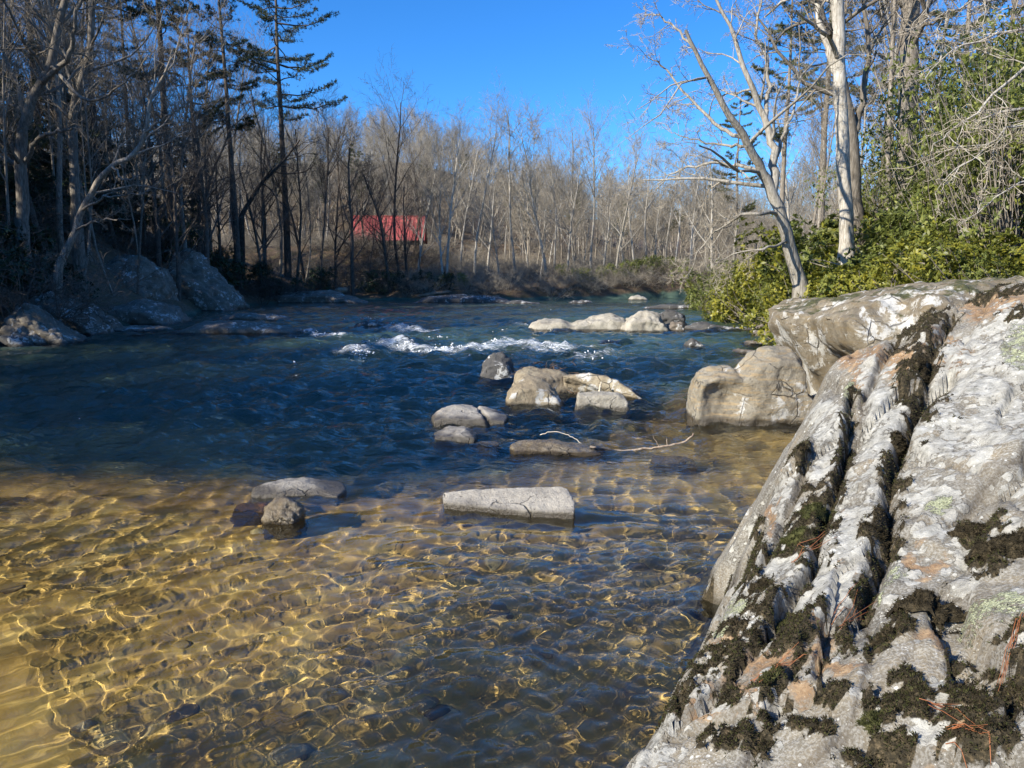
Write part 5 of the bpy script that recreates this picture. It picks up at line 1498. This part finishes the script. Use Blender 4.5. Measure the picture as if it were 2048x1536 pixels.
# sunny wood on the right bank
spots = []; tries = 0
while len(spots) < 46 and tries < 5000:
    tries += 1
    y = rngp.uniform(24, 75); x = np.interp(y, RB_Y, RB_X) + 2.5 + 28 * rngp.random()
    if y > 60: x = rngp.uniform(16, 50)
    if x > 0.8 * y + 2: continue
    if any((x - a) ** 2 + (y - b) ** 2 < 2.4 ** 2 for a, b in spots): continue
    spots.append((x, y))
for i, (x, y) in enumerate(spots):
    v = choice(TALL) if i % 3 == 0 else choice(SPREAD) if i % 3 == 1 else choice(THIN)
    put_bare(x, y, v, rngp.uniform(0.65, 1.0), PALE if i % 2 else GREY, '%s %s bare tree in the sunny wood %s' % (('tall', 'spreading', 'slim')[i % 3], 'pale' if i % 2 else 'grey', 'behind the great pale trunk' if x > 0.36 * y else 'behind the leaning pale tree' if y < 55 else 'at the river bend'), 'bare trees of the sunny bank')

# evergreen shrubs
def put_shrub(px, py, d, s, var, mat, label, group, kind='laurel_shrub', sink=0.2, sz=None):
    p = D(px, py, d)
    zz = max(gz(p[0], p[1]), 0) - sink
    place(kind, var, (M_BARK, mat), (p[0], p[1], zz), rngp.random() * 6.28, s, label, 'shrub', group, ('stems', 'foliage'), sz=sz)

for px, py, d, s in [(1440, 560, 40, 1.2), (1475, 560, 34, 1.1), (1510, 580, 32, 1.0), (1420, 580, 46, 1.2), (1395, 580, 54, 1.2), (1535, 560, 30, 1.1), (1560, 540, 27, 1.0), (1630, 560, 20, .9), (1655, 540, 21, 1.0), (1640, 520, 24, 1.25), (1675, 560, 19, .8),
                     (1720, 560, 19, .9), (1750, 545, 19.5, 1.0), (1790, 550, 18, .95), (1830, 540, 17, .95), (1870, 550, 16, .9), (1910, 540, 15.5, .95), (1950, 550, 15, .9), (1990, 540, 14.5, .95), (2035, 545, 14, .9), (2080, 540, 13.5, .9),
                     (1700, 500, 26, 1.3), (1745, 500, 25, 1.25), (1800, 500, 23, 1.3), (1860, 490, 21, 1.3), (1920, 490, 20, 1.25), (1985, 480, 19, 1.25), (2050, 480, 18, 1.2), (1590, 520, 30, 1.2), (1500, 540, 42, 1.35), (1460, 540, 50, 1.3), (1640, 500, 26, 1.6), (1668, 500, 28, 1.5), (1740, 480, 29, 1.7), (1785, 480, 27, 1.6), (1560, 515, 33, 1.5), (1600, 500, 31, 1.6), (1840, 470, 25, 1.6)]:
    put_shrub(px, py, d, s * rngp.uniform(0.65, 1.4), choice(LAUREL), M_LAUREL if (px // 5) % 4 else M_HOLLY, 'yellow-green laurel shrub %s' % ('hanging over the water below the leaning tree' if px < 1600 else 'at the foot of the great pale trunk' if px < 1760 else 'just above the lichened boulder' if py > 520 else 'high in the sunny thicket behind the front row'), 'laurel shrubs of the sunny thicket')
for px, py, d, s in [(1770, 470, 28, 1.0), (1850, 450, 24, 1.05), (1930, 420, 20, 1.05), (1985, 400, 18, 1.05), (2040, 400, 16.5, 1.1), (1890, 420, 27, 1.3), (1960, 400, 24, 1.4), (2030, 380, 21, 1.4), (1820, 440, 32, 1.2), (2090, 400, 17, 1.2), (1740, 470, 35, 1.1), (2010, 380, 27, 1.6), (1940, 380, 31, 1.6)]:
    put_shrub(px, py, d, s, choice(HOLLY), M_HOLLY, 'tall green holly-like shrub rising %s' % ('behind the great pale trunk' if px < 1800 else 'before the broad grey trunk' if px < 1900 else 'deep in the sunny thicket' if d > 22.5 else 'close behind the front laurels'), 'tall evergreen shrubs of the sunny bank', 'holly_shrub', 0.3, s * 1.15)
for x, y, s in [(-16, 23, 1.1), (-17.5, 25, 1.2), (-16.2, 27, .9), (-18.5, 28, 1.2), (-18, 31, 1.1), (-19.5, 34, 1.2), (-18.6, 38, 1.2), (-21, 37, 1.3), (-20.5, 41, 1.2), (-22, 45, 1.3), (-20.5, 47, 1.1), (-23, 50, 1.3), (-21, 53, 1.1), (-24, 41, 1.3), (-21.5, 30, 1.3), (-23.5, 34, 1.3),
                (-20, 24, 1.3), (-22, 27, 1.3), (-22, 57, 1.2), (-20, 60, 1.2), (-17, 66, 1.0), (-13, 70, 1.0), (-10.5, 71, .8), (-8.5, 71.5, .9), (-6.5, 71.5, .8), (-25, 30, 1.3), (-26, 38, 1.4), (-26, 47, 1.4)]:
    if 28 < y < 50: x -= 4.0
    place('rhododendron_shrub', choice(LAUREL), (M_BARK_DARK, M_RHODO), (x, y, z_at(x, y) - .1), rngp.random() * 6.28, s, 'dark green rhododendron ' + ('above the tilted slabs' if y < 29 else 'around the speckled rock dome' if y < 40 else 'above the tall angular slab' if y < 55 else 'on the shaded bank before the cabin'), 'shrub', 'rhododendrons of the shaded bank', ('stems', 'foliage'))
for px, d, s in [(1170, 76, .7), (1195, 77, .6), (1220, 78, .7), (1250, 79, .8), (1285, 80, .8), (1310, 82, .9), (1340, 84, .9), (1130, 80, .6), (920, 73, .7), (880, 72.5, .6)]:
    p = D(px, 560, d)
    place('bank_shrub', choice(LAUREL), (M_BARK, M_HOLLY), (p[0], p[1], z_at(p[0], p[1])), rngp.random() * 6.28, s, 'low green shrub on the sunlit far bank', 'shrub', 'low shrubs of the far bank', ('stems', 'foliage'))

# leafless brush along the banks
def put_brush(x, y, s, mat, label, group):
    o = bpy.data.objects.new('bare_brush', choice(BRUSH)); col.objects.link(o)
    o.location = (x, y, max(gz(x, y), 0) - 0.1); o.rotation_euler = (0, 0, rngp.random() * 6.28); o.scale = (s, s, s * rngp.uniform(0.7, 1.0))
    if not o.data.materials: o.data.materials.append(None)
    o.material_slots[0].link = 'OBJECT'; o.material_slots[0].material = mat
    tag(o, label, 'brush', group)
for i in range(34):
    y = rngp.uniform(22, 68); x = np.interp(y, LB_Y, LB_X) - rngp.uniform(-0.6, 3)
    if 25 < y < 52: x -= 4.5
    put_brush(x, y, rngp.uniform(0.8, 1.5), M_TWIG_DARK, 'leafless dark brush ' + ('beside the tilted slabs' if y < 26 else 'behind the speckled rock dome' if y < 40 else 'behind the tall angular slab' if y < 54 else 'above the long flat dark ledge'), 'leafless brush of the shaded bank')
for i in range(64):
    x = rngp.uniform(-14, 30); y = np.interp(x, FB_X, FB_Y) + rngp.uniform(-0.3, 2.6)
    put_brush(x, y, rngp.uniform(0.45, 0.95), M_TWIG_TAN if i % 3 else M_TWIG_DARK, '%s brush %s' % ('leafless tan' if i % 3 else 'leafless dark', 'above the gravelly far ledge' if x < 0 else 'along the far bank flat' if x < 14 else 'at the river bend'), 'leafless brush of the far bank')
for i in range(30):
    y = rngp.uniform(22, 60); x = np.interp(y, RB_Y, RB_X) + rngp.uniform(-0.4, 5)
    put_brush(x, y, rngp.uniform(0.8, 1.3), M_TWIG_TAN, 'leafless tan brush among the sunny bank shrubs', 'leafless brush of the sunny bank')
# ------------------------------------------------------------------ the red-roofed cabin
def box(bm, lo, hi):
    r = bmesh.ops.create_cube(bm, size=1.0)
    s = [h - l for l, h in zip(lo, hi)]; c = [(h + l) / 2 for l, h in zip(lo, hi)]
    bmesh.ops.transform(bm, matrix=Matrix.Translation(c) @ Matrix.Diagonal((*s, 1)), verts=r['verts'])
def bmesh_obj(name, bm, mat, parent, smooth=False):
    me = bpy.data.meshes.new(name); bm.to_mesh(me); bm.free()
    return obj(name, me, mat, parent)
def plain(name, c, rough=0.7, lo=None):
    t = NT(name)
    n = t.noise(t.coord(), 3.0, 5, 0.6)
    return t.finish(t.ramp(n, [(0.3, tuple(v * 0.75 for v in c)), (0.7, c)]), rough)
M_ROOF = plain('red_metal_roof', (0.40, 0.085, 0.07), 0.6)
M_WALL = plain('brown_cabin_wall', (0.14, 0.08, 0.045), 0.85)
M_TRIM = plain('cabin_trim', (0.30, 0.22, 0.15), 0.7)
M_STONE = plain('chimney_stone', (0.3, 0.27, 0.23), 0.9)
t = NT('window_glass'); M_GLASS = t.finish((0.02, 0.025, 0.03), 0.08)

def cabin(label, c, w, dp, h, rise, mats, rz=0.0, windows=3):
    e = bpy.data.objects.new('cabin', None); col.objects.link(e)
    e.location = [float(v) for v in c]; e.rotation_euler = (0, 0, rz); tag(e, label, 'house')
    bm = bmesh.new(); box(bm, (-w / 2, -dp / 2, -3), (w / 2, dp / 2, h))
    v = [bm.verts.new(p) for p in [(-w / 2, -dp / 2, h), (-w / 2, dp / 2, h), (-w / 2, 0, h + rise), (w / 2, -dp / 2, h), (w / 2, dp / 2, h), (w / 2, 0, h + rise)]]
    for f in ((0, 2, 1), (3, 4, 5), (0, 3, 5, 2), (1, 2, 5, 4)): bm.faces.new([v[i] for i in f])
    bmesh_obj('wall', bm, mats[1], e)
    ov = 0.5
    for sgn in (-1, 1):
        bm = bmesh.new()
        a, b = Vector((0, sgn * (dp / 2 + ov), h - rise * ov / (dp / 2) + 0.12)), Vector((0, 0, h + rise + 0.12))
        n = (b - a).cross(Vector((1, 0, 0))).normalized()
        if n.z < 0: n = -n
        def slab(x0, x1, t0, t1):
            q = [bm.verts.new(p + n * t + Vector((x, 0, 0))) for t in (t0, t1) for p in (a, b) for x in (x0, x1)]
            for f in ((0, 1, 3, 2), (4, 6, 7, 5), (0, 4, 5, 1), (2, 3, 7, 6), (0, 2, 6, 4), (1, 5, 7, 3)): bm.faces.new([q[i] for i in f])
        slab(-w / 2 - 0.6, w / 2 + 0.6, 0, 0.08)
        x = -w / 2 - 0.58
        while x < w / 2 + 0.6:
            slab(x, x + 0.05, 0.081, 0.13); x += 0.45
        bmesh_obj('roof', bm, mats[0], e)
    bm = bmesh.new(); box(bm, (-w / 2 - .6, -.14, h + rise + .19), (w / 2 + .6, .14, h + rise + .27)); bmesh_obj('ridge_cap', bm, mats[0], e)
    for i in range(windows):
        x = -w / 2 + w * (i + 0.6) / (windows + 0.3)
        bm = bmesh.new(); box(bm, (x - .5, -dp / 2 - .05, 1.0), (x + .5, -dp / 2 - .003, 2.1)); f = bmesh_obj('window', bm, mats[2], e)
        bm = bmesh.new(); box(bm, (x - .42, -dp / 2 - .058, 1.08), (x + .42, -dp / 2 - .052, 2.02)); bmesh_obj('pane', bm, M_GLASS, f)
    bm = bmesh.new(); box(bm, (w * .28, -dp / 2 - .05, 0.1), (w * .28 + .95, -dp / 2 - .004, 2.1)); bmesh_obj('door', bm, mats[2], e)
    return e
pc = D(769, 478, 92)
cabin('brown cabin with red metal roof behind the shaded trees', (pc[0], pc[1] + 4.0, pc[2] - 2.7), 8.0, 6.5, 2.8, 2.75, (M_ROOF, M_WALL, M_TRIM), 0.06)
# screen of brush and shrubs before the cabin
for px, d, sz_ in [(690, 80, 1.3), (720, 79, 1.2), (750, 81, 1.4), (790, 80, 1.3), (820, 79, 1.2), (850, 80, 1.3), (700, 75, 1.2), (765, 75, 1.3), (810, 76, 1.1)]:
    p = D(px, 500, d)
    put_brush(p[0], p[1], sz_, M_TWIG_DARK, 'leafless dark brush screening the foot of the cabin', 'leafless brush before the cabin')
for px, d, sz_, v in [(705, 84, .62, SPREAD[0]), (728, 82, .6, SPREAD[3]), (752, 83, .55, THIN[0]), (772, 81, .62, SPREAD[1]), (800, 84, .6, THIN[2]), (826, 82, .65, SPREAD[2]), (842, 84, .6, TALL[1]), (690, 82, .7, TALL[0])]:
    p = D(px, 500, d)
    put_bare(p[0], p[1], v, sz_, DARK, 'small dark bare tree close in front of the cabin', 'small bare trees close to the cabin')

# driftwood logs on the far ledges
def log(px0, py0, px1, py1, d, r, label):
    rng = np.random.default_rng(int(px0))
    a, b = D(px0, py0, d), D(px1, py1, d + 1.2)
    L = [(jitter_line([a, (a + b) / 2 + [0, 0, .06], b], 10, 0.015, rng), np.linspace(r, r * .7, 10))]
    L[0][1][0] = 0.002; L[0][1][-1] = 0.002
    v, f = tubes(L, 8); o0 = v.mean(0)
    obj('drift_log', mesh_np('drift_log', v - o0, f), M_STICK, loc=o0, label=label, cat='log', group='drift logs on the far ledges')
log(830, 594, 905, 583, 69, .16, 'pale drift log lying along the gravelly far ledge')
log(905, 597, 950, 590, 68.5, .12, 'short drift log on the gravelly far ledge')
log(670, 583, 695, 580, 66, .3, 'cut log end on the long flat dark ledge')
log(960, 596, 1010, 592, 69, .1, 'thin drift pole beside the gravelly far ledge')
